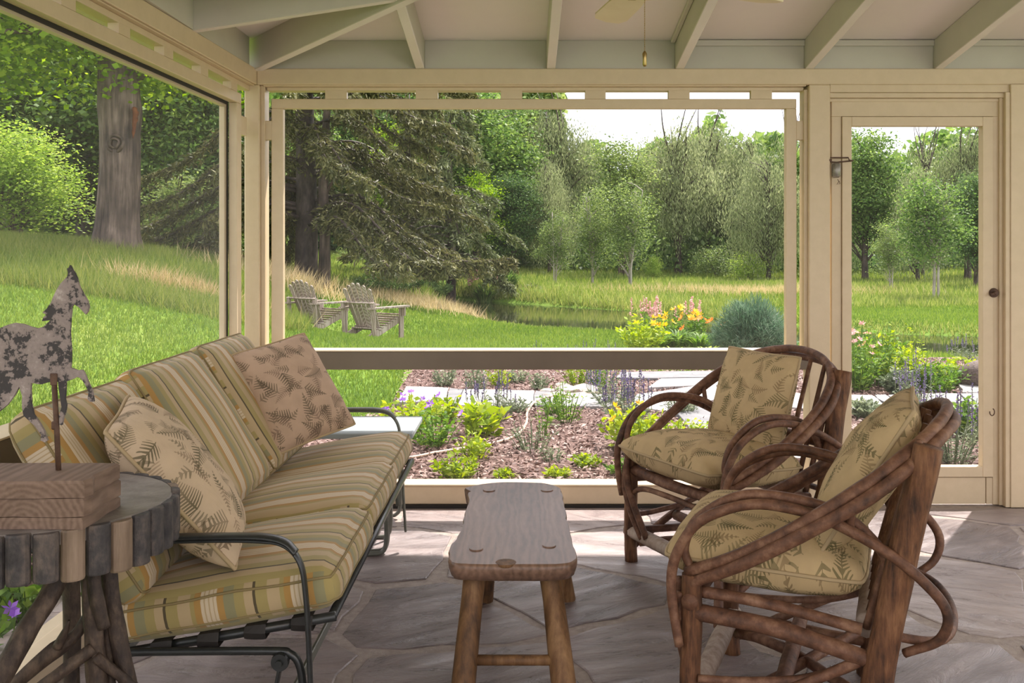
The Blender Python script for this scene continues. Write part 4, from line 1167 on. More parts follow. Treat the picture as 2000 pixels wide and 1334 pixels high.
# ------------------------------------------------------------------ bent twig armchairs
def twig_chair(O, Fd, Wd, label):
    O = Vector((O[0], O[1], 0)); Fd = Vector((Fd[0], Fd[1], 0)).normalized(); Wd = Vector((Wd[0], Wd[1], 0)).normalized()
    P = lambda f, s, z: O + Fd * f + Wd * s + Vector((0, 0, z))
    ch = thing('twig_armchair', O + Fd * -.25, label, 'armchair', 'bent twig armchairs')

    def rod(pts, R, name, mat=M['twig'], rough=.08, n=10, k=7):
        return branch([P(*p) for p in pts], R, name, mat, ch, k, n, rough)

    for s in (-1, 1):
        rod([(0, s * .31, .0), (.004, s * .312, .15), (0, s * .308, .30), (0, s * .31, .45)], [.028, .026, .027, .0265], 'front_post', M['twig_bark'], .10, 12)
        rod([(-.42, s * .305, .0), (-.46, s * .305, .25), (-.515, s * .30, .55), (-.575, s * .295, .825)], [.042, .038, .036, .035], 'back_post', M['twig_bark'], .10, 12)
        # arm hoop: two rods rise from the front post, arch over and dive past the back post
        rod([(.025, s * .345, .27), (.045, s * .345, .40), (.035, s * .345, .50), (-.03, s * .345, .60), (-.16, s * .34, .655), (-.30, s * .335, .645), (-.42, s * .335, .60), (-.53, s * .335, .535), (-.61, s * .33, .45), (-.60, s * .315, .37), (-.52, s * .28, .31)], [.012, .0135, .014, .014, .0138, .0135, .0135, .013, .0125, .012, .011], 'arm_hoop')
        rod([(.0, s * .312, .46), (.018, s * .315, .52), (-.02, s * .315, .60), (-.13, s * .312, .668), (-.26, s * .305, .67), (-.38, s * .29, .635), (-.465, s * .275, .555), (-.50, s * .262, .45), (-.485, s * .262, .36), (-.41, s * .28, .27), (-.28, s * .30, .215), (-.12, s * .315, .19), (-.02, s * .325, .185)], [.0105, .012, .013, .013, .013, .013, .013, .013, .0125, .0125, .012, .011, .010], 'arm_hoop')
        rod([(-.01, s * .29, .40), (-.2, s * .285, .388), (-.42, s * .275, .352)], [.016, .015, .015], 'seat_rail')
        rod([(0, s * .31, .352), (-.22, s * .305, .335), (-.46, s * .30, .285)], [.0225, .0225, .021], 'side_rail')
        rod([(-.02, s * .325, .055), (-.2, s * .32, .16), (-.42, s * .30, .285)], [.0145, .0145, .013], 'side_brace')
        rod([(0, s * .30, .13), (-.2, s * .30, .115), (-.44, s * .30, .10)], [.016, .016, .016], 'side_stretcher')
        # paired rods from the front post down to the front stretcher
        rod([(.035, s * .29, .43), (.038, s * .285, .34), (.03, s * .24, .24), (.02, s * .17, .13)], [.013, .014, .014, .013], 'front_brace')
        rod([(.030, s * .315, .40), (.035, s * .305, .31), (.03, s * .265, .21), (.02, s * .205, .12)], [.011, .012, .012, .012], 'front_brace')
        rod([(-.02, s * .28, .08), (-.18, s * .12, .12), (-.40, -s * .22, .17)], [.015, .016, .014], 'cross_brace', rough=.25)
        # short prop between hoop and sweep
        rod([(-.395, s * .315, .60), (-.40, s * .345, .695)], [.010, .010], 'prop')
    # sweeping back rails: two rods run from one front post round the back to the other
    for dz, ds, df in ((0, 0, 0), (-.033, .018, -.012)):
        half = [(0.012, .315, .455), (-.13, .345, .525), (-.28, .36, .62), (-.42, .345, .72), (-.53, .28, .805), (-.60, .16, .86)]
        pts = [(f + df * (i > 2), -s - ds * (i > 0), z + dz * (.7 if i else 1)) for i, (f, s, z) in enumerate(half)] + [(-.625 + df * 1.6, 0, .88 + dz)] + [(f + df * (i > 2), s + ds * (i > 0), z + dz * (.7 if i else 1)) for i, (f, s, z) in reversed(list(enumerate(half)))]
        rod(pts, [.0145, .0165, .017, .017, .016, .0155, .016, .017, .017, .0165, .0145], 'back_hoop')
    for s in (-.255, -.2, -.12, -.04, .04, .12, .2, .255):
        rod([(-.43, s * .95, .345), (-.49, s * 1.02, .58), (-.585 + abs(s) * .12, s * 1.08, .865 - abs(s) * .12)], [.0105, .010, .009], 'spindle')
    rod([(.0, -.34, .385), (.0, 0, .375), (.0, .34, .385)], .022, 'front_rail')
    rod([(-.43, -.235, .345), (-.43, 0, .35), (-.43, .235, .345)], [.028, .029, .028], 'seat_back_rail', M['pale_log'])
    rod([(-.515, -.30, .54), (-.53, 0, .545), (-.515, .30, .54)], [.02, .021, .02], 'back_rail')
    rod([(.0, -.33, .125), (.0, 0, .12), (.0, .33, .125)], [.028, .029, .028], 'front_stretcher', M['pale_log'])
    rod([(-.44, -.32, .12), (-.44, 0, .115), (-.44, .32, .12)], [.02, .02, .02], 'back_stretcher')
    rod([(-.22, -.30, .165), (-.22, 0, .16), (-.22, .30, .165)], [.021, .022, .021], 'middle_stretcher')
    rod([(.02, -.30, .27), (.02, -.2, .325), (.02, 0, .335), (.02, .2, .325), (.02, .30, .27)], [.010, .011, .011, .011, .010], 'front_arch')
    rod([(-.47, -.31, .36), (-.60, -.22, .33), (-.64, 0, .32), (-.60, .22, .33), (-.47, .31, .36)], [.011, .012, .012, .012, .011], 'rear_hoop')
    return ch, P


chA, PA = twig_chair((.559, 2.84), (-.93, .37), (.37, .93), 'nearer bent twig armchair with its side to the camera, in front of the door')
chB, PB = twig_chair((.596, 3.77), (-.89, -.46), (-.46, .89), 'farther bent twig armchair by the mid rail, facing the bench')
for P, nm, bot, tops in ((PA, 'nearer', (-.30, .485), (-.545, .905)), (PB, 'farther', (-.315, .475), (-.435, .885))):
    pillow('seat_cushion', P(.09, -.315, .488), P(.09, .315, .490), P(-.435, .255, .458), P(-.435, -.255, .455), .19, M['fern'], M['piping_fern'],
           'fern print seat cushion lying on the %s twig armchair' % nm, 'cushion', seedv=3 if nm == 'nearer' else 5, pinch=.03, full=.40, corner=.07)
    pillow('back_pillow', P(bot[0], -.225, bot[1]), P(bot[0], .225, bot[1]), P(tops[0], .215, tops[1]), P(tops[0], -.225, tops[1] - .004), .16, M['fern'], M['piping_fern'],
           'square fern print pillow leaning on the back of the %s twig armchair' % nm, 'pillow', seedv=4 if nm == 'nearer' else 6, pinch=.06)

# ================================================================== outdoors
# ------------------------------------------------------------------ leaf and blade clouds
def leaf_cloud(C, A, L, Wd, up_bias=.4, rng=RNG, fold=0.0):
    """diamond leaves: centres C, axes A, lengths L, widths Wd -> verts, quads"""
    C = np.asarray(C, float); n = len(C)
    A = A / (np.linalg.norm(A, axis=1, keepdims=True) + 1e-9)
    R = rng.normal(size=(n, 3)); R[:, 2] += up_bias
    S = np.cross(A, R); S /= (np.linalg.norm(S, axis=1, keepdims=True) + 1e-9)
    L = np.broadcast_to(L, (n,))[:, None]; Wd = np.broadcast_to(Wd, (n,))[:, None]
    V = np.empty((n, 4, 3))
    V[:, 0] = C - A * L * .5; V[:, 1] = C + S * Wd * .5 + A * L * .05; V[:, 2] = C + A * L * .5; V[:, 3] = C - S * Wd * .5 + A * L * .05
    return V.reshape(-1, 3), np.arange(n * 4).reshape(-1, 4)


def merge(*parts):
    Vs, Fs, k = [], [], 0
    for V, F in parts:
        Vs.append(V); Fs.append(np.asarray(F) + k); k += len(V)
    return np.concatenate(Vs), np.concatenate(Fs)


def blades(x, y, z, h, w, lean=.35, rng=RNG):
    """single-triangle grass blades"""
    n = len(x); a = rng.uniform(0, 2 * math.pi, n); b_ = rng.uniform(0, 2 * math.pi, n); l = rng.uniform(0, lean, n) * h
    V = np.empty((n, 3, 3))
    V[:, 0] = np.stack([x - np.cos(a) * w / 2, y - np.sin(a) * w / 2, z - .01], -1)
    V[:, 1] = np.stack([x + np.cos(a) * w / 2, y + np.sin(a) * w / 2, z - .01], -1)
    V[:, 2] = np.stack([x + np.cos(b_) * l, y + np.sin(b_) * l, z + h], -1)
    return V.reshape(-1, 3), np.arange(n * 3).reshape(-1, 3)


def tube_np(P, R, n=6):
    m_ = MB(); m_.tube(P, R, n); return m_


# ------------------------------------------------------------------ bed, paving and lawn masks
BED = [(-2.75, -1), (-2.75, 4.2), (-2.2, 5.6), (-1.45, 7.2), (-1.15, 8.6), (-1.3, 10.9), (.2, 11.3), (2.2, 11.2), (3.4, 12.2), (6.5, 12.6), (8.5, 11), (8.5, 5), (-1.42, 5.0), (-1.5, -1)]


def in_poly(x, y, poly):
    ins = np.zeros(np.shape(x), bool); n = len(poly)
    for i in range(n):
        (ax, ay), (bx, by) = poly[i], poly[(i + 1) % n]
        ins ^= ((ay > y) != (by > y)) & (x < (bx - ax) * (y - ay) / (by - ay + 1e-12) + ax)
    return ins


# mulch surface
xg = np.arange(-3, 9, .12); yg = np.arange(-1.2, 13, .12); X_, Y_ = np.meshgrid(xg, yg)
Zm = ground_z(X_.ravel(), Y_.ravel()) + .015 + .012 * RNG.random(X_.size)
keep = in_poly(X_.ravel(), Y_.ravel(), BED)
i0 = (np.arange(len(yg) - 1)[:, None] * len(xg) + np.arange(len(xg) - 1)[None, :]).ravel()
q = np.stack([i0, i0 + 1, i0 + len(xg) + 1, i0 + len(xg)], -1); q = q[keep[q].all(1)]
mu = np_obj('mulch_bed', np.stack([X_.ravel(), Y_.ravel(), Zm], -1), q, M['mulch'], smooth=True)
tag(mu, 'brown bark mulch flower bed along the porch', kind='structure')
# loose chips
nchip = 70000
x = RNG.uniform(-2.7, 6.5, nchip * 2); y = 5.0 + 7.2 * RNG.random(nchip * 2) ** 1.4; k = in_poly(x, y, BED); x = x[k][:nchip]; y = y[k][:nchip]
x2 = RNG.uniform(-2.7, -1.5, 9000); y2 = RNG.uniform(1.5, 5, 9000); x = np.append(x, x2); y = np.append(y, y2)
z = ground_z(x, y) + .022 + RNG.random(len(x)) * .02
A = RNG.normal(size=(len(x), 3)); A[:, 2] *= .35
V, F = leaf_cloud(np.stack([x, y, z], -1), A, RNG.uniform(.02, .07, len(x)), RNG.uniform(.008, .022, len(x)), 2.5)
M['chips'] = mat_leaf('bark_chips', [(.2, (.07, .035, .028)), (.5, (.17, .10, .082)), (.8, (.38, .265, .225))], .0, 2.0)
tag(np_obj('mulch_chips', V, F, M['chips']), 'loose brown bark chips scattered over the flower bed', 'mulch', kind='stuff')

# paving slabs
path = thing('garden_path', (1.2, 8.6, -.08), 'stepping path of pale and dark bluestone slabs through the mulch', kind='structure')
SLABS = [([(773, 783), (865, 783), (878, 756), (793, 754)], 0), ([(869, 783), (892, 787), (905, 759), (881, 757)], 1), ([(894, 790), (1040, 792), (1042, 762), (906, 759)], 0),
         ([(1043, 791), (1074, 792), (1074, 765), (1045, 763)], 1), ([(1078, 792), (1206, 794), (1206, 770), (1078, 768)], 0), ([(1228, 792), (1302, 802), (1400, 778), (1400, 748), (1244, 770)], 0),
         ([(1292, 735), (1430, 733), (1430, 746), (1262, 752)], 0), ([(1210, 722), (1430, 719), (1430, 730), (1285, 733), (1205, 732)], 1), ([(1318, 806), (1420, 782), (1432, 830), (1345, 838)], 1),
         ([(1346, 842), (1434, 834), (1460, 892), (1390, 896)], 0), ([(1470, 788), (1600, 800), (1600, 770), (1470, 762)], 0), ([(1655, 800), (1735, 796), (1702, 772), (1655, 772)], 0), ([(1706, 772), (1729, 772), (1764, 793), (1739, 796)], 1),
         ([(1733, 772), (1798, 770), (1790, 796), (1768, 794)], 0), ([(1801, 770), (1872, 770), (1898, 800), (1796, 800)], 0), ([(1875, 770), (1930, 768), (1965, 798), (1901, 800)], 1), ([(1872, 748), (1930, 748), (1935, 765), (1880, 765)], 0), ([(1460, 900), (1600, 905), (1580, 860), (1450, 850)], 0)]
for pl, dk in SLABS:
    P = [on_plane(a, b_, -.06) for a, b_ in pl]
    c = sum(P, Vector()) / len(P)
    out = []
    for i in range(len(P)):
        a, b_ = P[i], P[(i + 1) % len(P)]
        for j in range(3): out.append(a.lerp(b_, j / 3) + Vector((random.uniform(-.012, .012), random.uniform(-.02, .02), 0)))
    n = len(out); zt = max(gz(c.x, c.y), -.16) + .055
    V = [(p.x, p.y, zt - .05) for p in out] + [(p.x, p.y, zt - .004) for p in out] + [(c.x + (p.x - c.x) * .985, c.y + (p.y - c.y) * .985, zt) for p in out]
    F = [(r * n + i, r * n + (i + 1) % n, (r + 1) * n + (i + 1) % n, (r + 1) * n + i) for r in range(2) for i in range(n)] + [tuple(range(2 * n, 3 * n))]
    obj('paving_slab', V, F, M['bluestone_dark'] if dk else M['bluestone'], path)


def rock(c, r, sx, sy, sz, name, mat, label, cat='rock', group=None, seedv=0):
    bm = bmesh.new(); bmesh.ops.create_icosphere(bm, subdivisions=2, radius=1)
    for v in bm.verts:
        k_ = 1 + .28 * mnoise.noise(v.co * 1.6 + Vector((seedv * 3.7, 0, 0)))
        v.co = Vector((v.co.x * sx * r * k_, v.co.y * sy * r * k_, v.co.z * sz * r * k_))
    me = bpy.data.meshes.new(name); bm.to_mesh(me); bm.free(); me.materials.append(mat)
    for p in me.polygons: p.use_smooth = seedv % 2 == 0
    o = link(name, me, None, c); tag(o, label, cat, group); return o


rr = random.Random(21)
for i, (px, py, r) in enumerate(((1085, 772, .11), (1108, 760, .12), (1118, 776, .10), (1140, 757, .13), (1132, 772, .09), (1098, 748, .07), (1155, 764, .08), (1070, 760, .07))):
    p = on_plane(px, py, -.07); p.z = gz(p.x, p.y) + .03
    rock(p, r, 1.2, .9, .5, 'garden_rock', M['rock'], ('low pale rock at the front left of the pile by the path', 'broad pale rock in the middle of the pile by the path', 'flat pale rock at the front of the pile by the path', 'largest pale rock at the back right of the pile by the path', 'small pale rock between the two biggest in the pile by the path', 'pale rock set apart at the very back of the pile by the path', 'pale rock at the right end of the pile by the path', 'pale rock at the left end of the pile by the path')[i], 'rock', 'pale rocks by the path', i)
p = on_plane(1908, 752, -.07); p.z = gz(p.x, p.y) + .13
rock(p, .17, 1, 1, .9, 'wicker_ball', mat_noise('woven_twig_ball', (.05, .035, .03), (.16, .12, .10), 60, .8, 1.0), 'dark round woven ball on the paving beyond the door', 'ornament', None, 2)

# garden hose
hp = [(742, 899, .02), (800, 895, .02), (860, 884, .02), (960, 868, .02), (1010, 850, .02), (1028, 826, .02), (1030, 803, .02), (1045, 785, .04), (1078, 775, .05), (1150, 768, .05), (1240, 765, .05)]
P = []
for px, py, dz in hp:
    p = on_plane(px, py, -.06); p.z = gz(p.x, p.y) + dz + .012; P.append(p)
tag(MB().tube(spline(P, 8), .011, 8).build('garden_hose', M['hose'], None, P[4], smooth=True), 'beige garden hose snaking across the mulch to the path', 'hose')

# ------------------------------------------------------------------ lawn and meadow blades
def scatter(n, fx, rng=RNG):
    x, y = fx(n); return x, y


def view_wedge(n, y0, y1, pw, x_lo=-.62, x_hi=.62, rng=RNG):
    t = rng.random(n); y = (y0 ** pw + t * (y1 ** pw - y0 ** pw)) ** (1 / pw)
    x = rng.uniform(x_lo, x_hi, n) * y; return x, y


BEDX = BED
n = 420000
x, y = view_wedge(n, 5.3, 25, .9, -.66, .60)
k = (~in_poly(x, y, BEDX)) & (pond_sd(x, y) < -.3) & ~((pond_sd(x, y) < 0) & (y > 26) & (x > 0)) & ~((x > -1.7) & (y < 5.2))
x, y = x[k], y[k]
xa = RNG.uniform(-8, -2.6, 60000); ya = RNG.uniform(.5, 7.5, 60000); k = ~in_poly(xa, ya, BEDX); x = np.append(x, xa[k]); y = np.append(y, ya[k])
z = ground_z(x, y)
hgt = RNG.uniform(.025, .062, len(x)) * (1 + .012 * y)
V, F = blades(x, y, z, hgt, .0045 + .0009 * y, .9)
tag(np_obj('lawn_grass', V, F, M['l_grass']), 'short mown bright green lawn grass', 'grass', kind='stuff')
# near strip seen under the left sill and beside the bed
# meadow beyond the pond and on the left bank
n = 150000
x, y = view_wedge(n, 24, 58, 1.0, -.62, .62)
sdp = pond_sd(x, y); k = sdp < -.25
x, y = x[k], y[k]; z = ground_z(x, y)
V, F = blades(x, y, z, RNG.uniform(.08, .27, len(x)), .012 + .0010 * y, .7)
tag(np_obj('meadow_grass', V, F, M['l_meadow']), 'tall loose meadow grass beyond the pond', 'grass', kind='stuff')
n = 90000
x, y = view_wedge(n, 12.5, 27, 1.0, -.66, -.22)
cut = y > (13.5 + 3.0 * np.sin(x * .35) + (x + 9) * .35)
x, y = x[cut], y[cut]; z = ground_z(x, y)
V, F = blades(x, y, z, RNG.uniform(.08, .30, len(x)), .014, .9)
tag(np_obj('bank_grass', V, F, M['l_bank']), 'unmown grass on the bank below the maple', 'grass', kind='stuff')
# grass on the pond rim
t = RNG.random(26000) * len(POND); i = t.astype(int); f = t - i
P0 = POND[i]; P1 = POND[(i + 1) % len(POND)]; pp = P0 + (P1 - P0) * f[:, None] + RNG.normal(size=(len(i), 2)) * .40
k = pond_sd(pp[:, 0], pp[:, 1]) < -.12; pp = pp[k]
near = (pp[:, 1] < 21) | ((pp[:, 0] < 1.2) & (pp[:, 1] < 27))
V, F = blades(pp[:, 0], pp[:, 1], ground_z(pp[:, 0], pp[:, 1]), RNG.uniform(.1, .35, len(pp)) * np.where(near, .35, 1), .028, .8)
tag(np_obj('pond_rim_grass', V, F, M['l_meadow']), 'rank green grass fringing the pond', 'grass', kind='stuff')


def straw(cx, cy, rx, ry, n, h, name, label):
    x = cx + RNG.normal(size=n) * rx; y = cy + RNG.normal(size=n) * ry; k = pond_sd(x, y) < -.1; x, y = x[k], y[k]
    V, F = blades(x, y, ground_z(x, y), RNG.uniform(.5, 1, len(x)) * h, .016, 1.1)
    tag(np_obj(name, V, F, M['l_straw']), label, 'grass', kind='stuff')


p = at(360, 575, 15); straw(p.x, p.y, .6, .25, 1000, .42, 'straw_grass', 'dry straw-coloured grass on the bank below the maple trunk')
p = on_plane(930, 612, -.25); straw(p.x, p.y + .3, 1.0, 1.0, 2600, .38, 'straw_grass', 'dry straw-coloured grass along the near edge of the pond')
p = on_plane(790, 580, .05); straw(p.x, p.y, .6, .7, 1100, .32, 'straw_grass', 'dry straw-coloured grass behind the two lawn chairs')
p = on_plane(1470, 573, -.15); straw(p.x, p.y, 2.2, .7, 3000, .4, 'straw_grass', 'dry straw-coloured grass in the meadow across the pond')
p = at(560, 570, 19.5); straw(p.x, p.y, .7, .5, 1200, .5, 'straw_grass', 'dry straw-coloured grass at the foot of the dark spruce')


# ------------------------------------------------------------------ Adirondack chairs
def adirondack():
    r = thing('adirondack_chair', (0, 0, 0), 'x', 'lawn chair', 'weathered lawn chairs')
    mt = M['teak']
    for s in (-1, 1):
        MB().bar((s * .26, .46, .36), (s * .26, -.46, .045), .035, .11).build('stringer', mt, r)
        MB().box(s * .30 - .02, s * .30 + .02, .36, .46, 0, .545).build('front_leg', mt, r)
        MB().bar((s * .315, -.30, 0), (s * .315, -.36, .64), .035, .075, up=(1, 0, 0)).build('rear_post', mt, r)
        MB().prism([(s * .25, -.42), (s * .36, -.42), (s * .36, -.1), (s * .40, .2), (s * .41, .50), (s * .385, .54), (s * .27, .54), (s * .25, .2)][::s], .545, .572).build('arm', mt, r)
        MB().prism([(s * .325, .38), (s * .395, .38), (s * .395, .41), (s * .325, .41)][::s], .40, .545).build('arm_bracket', mt, r)
    for k in range(7):
        t = k / 6; MB().bar((-.29, .45 - t * .52, .415 - t * .178), (.29, .45 - t * .52, .415 - t * .178), .065, .018, up=(0, .32, .95)).build('seat_slat', mt, r)
    MB().bar((-.29, -.13, .205), (.29, -.13, .205), .09, .022, up=(0, .32, .95)).build('seat_slat', mt, r)
    bd_ = Vector((0, -.42, .905)).normalized()
    for k in range(6):
        u = (k - 2.5); x0, x1 = u * .083, u * .105; Ls = .80 - .045 * abs(u) ** 1.6 * .55
        a = Vector((x0, -.08, .22)); e = a + bd_ * Ls + Vector((x1 - x0, 0, 0)); w0, w1 = .033, .038; th = Vector((0, .905, .42)).normalized() * .009
        S = Vector((1, 0, 0)); d = (e - a).normalized()
        out = [a - S * w0, a + S * w0] + [e + S * w1 * math.cos(q_) + d * w1 * .9 * math.sin(q_) for q_ in np.linspace(0, math.pi, 7)]
        n_ = len(out); V = [p - th for p in out] + [p + th for p in out]
        obj('back_slat', V, [tuple(reversed(range(n_))), tuple(range(n_, 2 * n_))] + [(i, (i + 1) % n_, n_ + (i + 1) % n_, n_ + i) for i in range(n_)], mt, r)
    cpz = .645
    arc = spline([(-.35, -.345, cpz), (-.2, -.36, cpz), (0, -.365, cpz), (.2, -.36, cpz), (.35, -.345, cpz)], 4)
    MB().tube(arc, 1, 8, flat=(.018, .04), up=(0, 0, 1)).build('back_crosspiece', mt, r)
    MB().bar((-.30, .475, .33), (.30, .475, .33), .02, .09).build('front_apron', mt, r)
    return r


def copy_tree(o, parent=None):
    c = o.copy(); COL.objects.link(c); c.parent = parent
    for ch in list(o.children): copy_tree(ch, c)
    return c


ad1 = adirondack()
ad2 = copy_tree(ad1)
for o, px, py, Y, rz, lb in ((ad1, 618, 646, 16.4, -34, 'weathered slatted lawn chair nearest the spruce trunk'), (ad2, 726, 648, 15.4, -31, 'weathered slatted lawn chair nearer the pond of the two')):
    X = (px - CX) / FPX * Y
    o.location = (X, Y, gz(X, Y) - .02); o.rotation_euler = (0, 0, math.radians(rz)); o.scale = (.95, .95, .95); o['label'] = lb


# ------------------------------------------------------------------ trees
def gen_tree(seed, H, cb, R, n_cl, lpc, leaf, mat_l, mat_t, tr=.16, stems=1, spread=.2, squash=1.0, droop=0.0, cl_r=.55, top_pow=.62, bare=0, aspect=.55, branches=.5, lob=9):
    """returns (wood mesh, foliage mesh) standing on the origin; H height, cb crown base, R crown radius"""
    rg = np.random.default_rng(seed); rn = random.Random(seed)
    wood_ = MB()
    axes = []
    for s in range(stems):
        a = rn.uniform(0, 6.28) if stems > 1 else 0; sp = spread * R if stems > 1 else .08
        pts = [Vector((.12 * math.cos(a) * (stems > 1), .12 * math.sin(a) * (stems > 1), -.3))]
        for i in range(1, 6):
            t = i / 5; pts.append(Vector((sp * t ** 1.2 * math.cos(a) + rn.uniform(-.06, .06) * H * .12, sp * t ** 1.2 * math.sin(a) + rn.uniform(-.06, .06) * H * .12, H * .9 * t)))
        pts = spline(pts, 3)
        r0 = tr / math.sqrt(stems) * 1.1
        wood_.tube(pts, [max(.012, r0 * (1.25 if i == 0 else 1) * (1 - .88 * i / (len(pts) - 1))) for i in range(len(pts))], 8, rough=.12)
        axes.append(pts)
    C = []; lobes = []
    for i in range(lob):
        t = (i + .5) / lob; h = cb + (H - cb) * (.16 + .72 * t) + rn.uniform(-.06, .06) * H; pr = math.sin(math.pi * min(.97, .25 + .68 * t)) ** .6
        a = i * 2.4 + rn.uniform(-.5, .5); ro = R * pr * rn.uniform(.25, .62); lr = R * rn.uniform(.40, .62) * (.55 + .45 * pr)
        lobes.append((Vector((ro * math.cos(a), ro * math.sin(a), min(h, H - lr * .75))), lr))
    wts = [l[1] ** 2 for l in lobes]
    while len(C) < n_cl:
        lc, lr = rn.choices(lobes, wts)[0]
        v = Vector((rg.normal(), rg.normal(), rg.normal() + .15)).normalized() * lr * (.35 + .65 * rg.random() ** .5); v.z *= .8
        ax = axes[rn.randrange(stems)]; p = lc + v; p.z = max(p.z, cb * .6 + .05); h = p.z
        c = ax[max(0, min(len(ax) - 1, int(h / (H * .9) * (len(ax) - 1))))]; p = Vector((p.x + c.x * .4, p.y + c.y * .4, p.z)); rad = math.hypot(p.x - c.x, p.y - c.y); C.append(p)
        if rn.random() < branches:
            hb_ = max(cb * .5, h - rad * rn.uniform(.5, .9)); b0 = ax[min(len(ax) - 1, max(0, int(hb_ / (H * .9) * (len(ax) - 1))))]
            wood_.tube(spline([b0, b0.lerp(p, .5) + Vector((0, 0, .12 * rad)), p], 3), [tr * .28, tr * .25, tr * .2, tr * .16, tr * .12, tr * .09, tr * .04], 5)
    for k_ in range(bare):
        a = rn.uniform(0, 6.28); b0 = axes[0][int(len(axes[0]) * .7)]; e = b0 + Vector((R * .6 * math.cos(a), R * .6 * math.sin(a), H * .38))
        wood_.tube(spline([b0, b0.lerp(e, .5) + Vector((rn.uniform(-.3, .3), rn.uniform(-.3, .3), .2)), e], 4), [tr * .3 * (1 - i / 9) + .01 for i in range(9)], 5)
    C = np.array([tuple(p) for p in C]); m_ = len(C)
    idx = np.repeat(np.arange(m_), lpc); off = rg.normal(size=(len(idx), 3)) * cl_r * np.array([1, 1, .6 * squash])
    P = C[idx] + off
    A = rg.normal(size=(len(idx), 3)); A[:, 2] *= .5
    if droop:
        dn = rg.exponential(.5, len(idx)) * droop; P[:, 2] -= dn * 1.0
        A *= .35; A[:, 2] -= 1.0
        P[:, 0] = C[idx][:, 0] + off[:, 0] * (.55); P[:, 1] = C[idx][:, 1] + off[:, 1] * .55
    P[:, 2] = np.maximum(P[:, 2], .15)
    L = leaf * rg.uniform(.65, 1.3, len(idx))
    V, F = leaf_cloud(P, A, L, L * aspect, .9 if not droop else .0, rg)
    wm = bpy.data.meshes.new('trunk'); wm.from_pydata([tuple(v) for v in wood_.V], [], wood_.F); wm.materials.append(mat_t)
    wm.polygons.foreach_set('use_smooth', [True] * len(wm.polygons)); wm.update()
    return wm, np_mesh('foliage', V, F, mat_l), H


def plant_tree(kind, name, px, Y, py_top, label, wide=1.0, rz=None, py_base=None, group=None, cat='tree'):
    wm, fm, H = KIND[kind]
    X = (px - CX) / FPX * Y; z = gz(X, Y)
    if py_base is not None: z = min(z, CAM_Z - (py_base - CY) / FPX * Y) if abs(z - (CAM_Z - (py_base - CY) / FPX * Y)) < .6 else z
    top = CAM_Z - (py_top - CY) / FPX * Y; s = (top - z) / H
    r = thing(name, (X, Y, z), label, cat, group)
    r.scale = (s * wide, s * wide, s); r.rotation_euler = (0, 0, rz if rz is not None else random.uniform(0, 6.28))
    for nm, me in (('trunk', wm), ('foliage', fm)):
        if me is None: continue
        o = bpy.data.objects.new(nm, me); COL.objects.link(o); o.parent = r
        if nm == 'foliage': o['kind'] = 'stuff'
    return r


KIND = {}
KIND['oak'] = gen_tree(1, 9, 1.2, 3.2, 210, 110, .20, M['l_oak'], M['trunk_dark'], .22, cl_r=.5)
KIND['oak2'] = gen_tree(2, 9, .9, 2.9, 200, 110, .20, M['l_dark'], M['trunk_dark'], .22, cl_r=.5)
KIND['maple_y'] = gen_tree(3, 8, .8, 2.3, 120, 95, .19, M['l_maple'], M['trunk'], .16, cl_r=.45)
KIND['willow'] = gen_tree(4, 9, 1.2, 3.0, 210, 120, .22, M['l_willow'], M['trunk_dark'], .22, stems=2, droop=1.5, cl_r=.7, aspect=.22)
KIND['willow2'] = gen_tree(5, 9, 1.4, 2.6, 170, 110, .20, M['l_willow'], M['trunk_dark'], .20, stems=2, droop=.8, cl_r=.65, aspect=.26, bare=3)
KIND['birch'] = gen_tree(6, 5, 1.0, 1.25, 85, 85, .11, M['l_birch'], M['trunk_pale'], .10, stems=4, spread=.55, cl_r=.30)
KIND['birch_tall'] = gen_tree(7, 8, 1.6, 1.7, 120, 90, .15, M['l_birch'], M['trunk'], .12, stems=3, spread=.5, cl_r=.42)
KIND['bright'] = gen_tree(8, 5, .1, 2.4, 170, 100, .13, M['l_bright'], M['trunk'], .10, stems=4, spread=.6, cl_r=.42, top_pow=.6)
KIND['shrub'] = gen_tree(9, 2, .05, 1.3, 70, 70, .10, M['l_birch'], M['trunk'], .04, stems=5, spread=.7, cl_r=.25, top_pow=.5, branches=.2)
KIND['shrub_b'] = gen_tree(10, 2, .05, 1.2, 70, 70, .10, M['l_bright'], M['trunk'], .04, stems=5, spread=.7, cl_r=.25, top_pow=.5, branches=.2)
KIND['dead'] = gen_tree(12, 9, 3.0, 1.6, 26, 60, .18, M['l_willow'], M['trunk_dark'], .16, stems=2, spread=.4, cl_r=.45, bare=7, droop=.5, aspect=.3)

# --- far wood as one unbroken mass behind the trees that can be told apart
def wood_mass(x0, x1, y0, y1, h0, h1, n, leaf, mat, name, label):
    x = RNG.uniform(x0, x1, n); y = y0 + (y1 - y0) * RNG.random(n)
    hmax = h0 + (h1 - h0) * (.5 + .5 * np.sin(x * .55 + 1.3) * np.sin(x * .21 + y * .1) + .25 * np.sin(x * 1.7))
    z = ground_z(x, y) + hmax * RNG.random(n) ** .8
    A = RNG.normal(size=(n, 3)); L = leaf * RNG.uniform(.6, 1.4, n)
    V, F = leaf_cloud(np.stack([x, y, z], -1), A, L, L * .6, .8)
    o = np_obj(name, V, F, mat); tag(o, label, 'woods', kind='stuff')


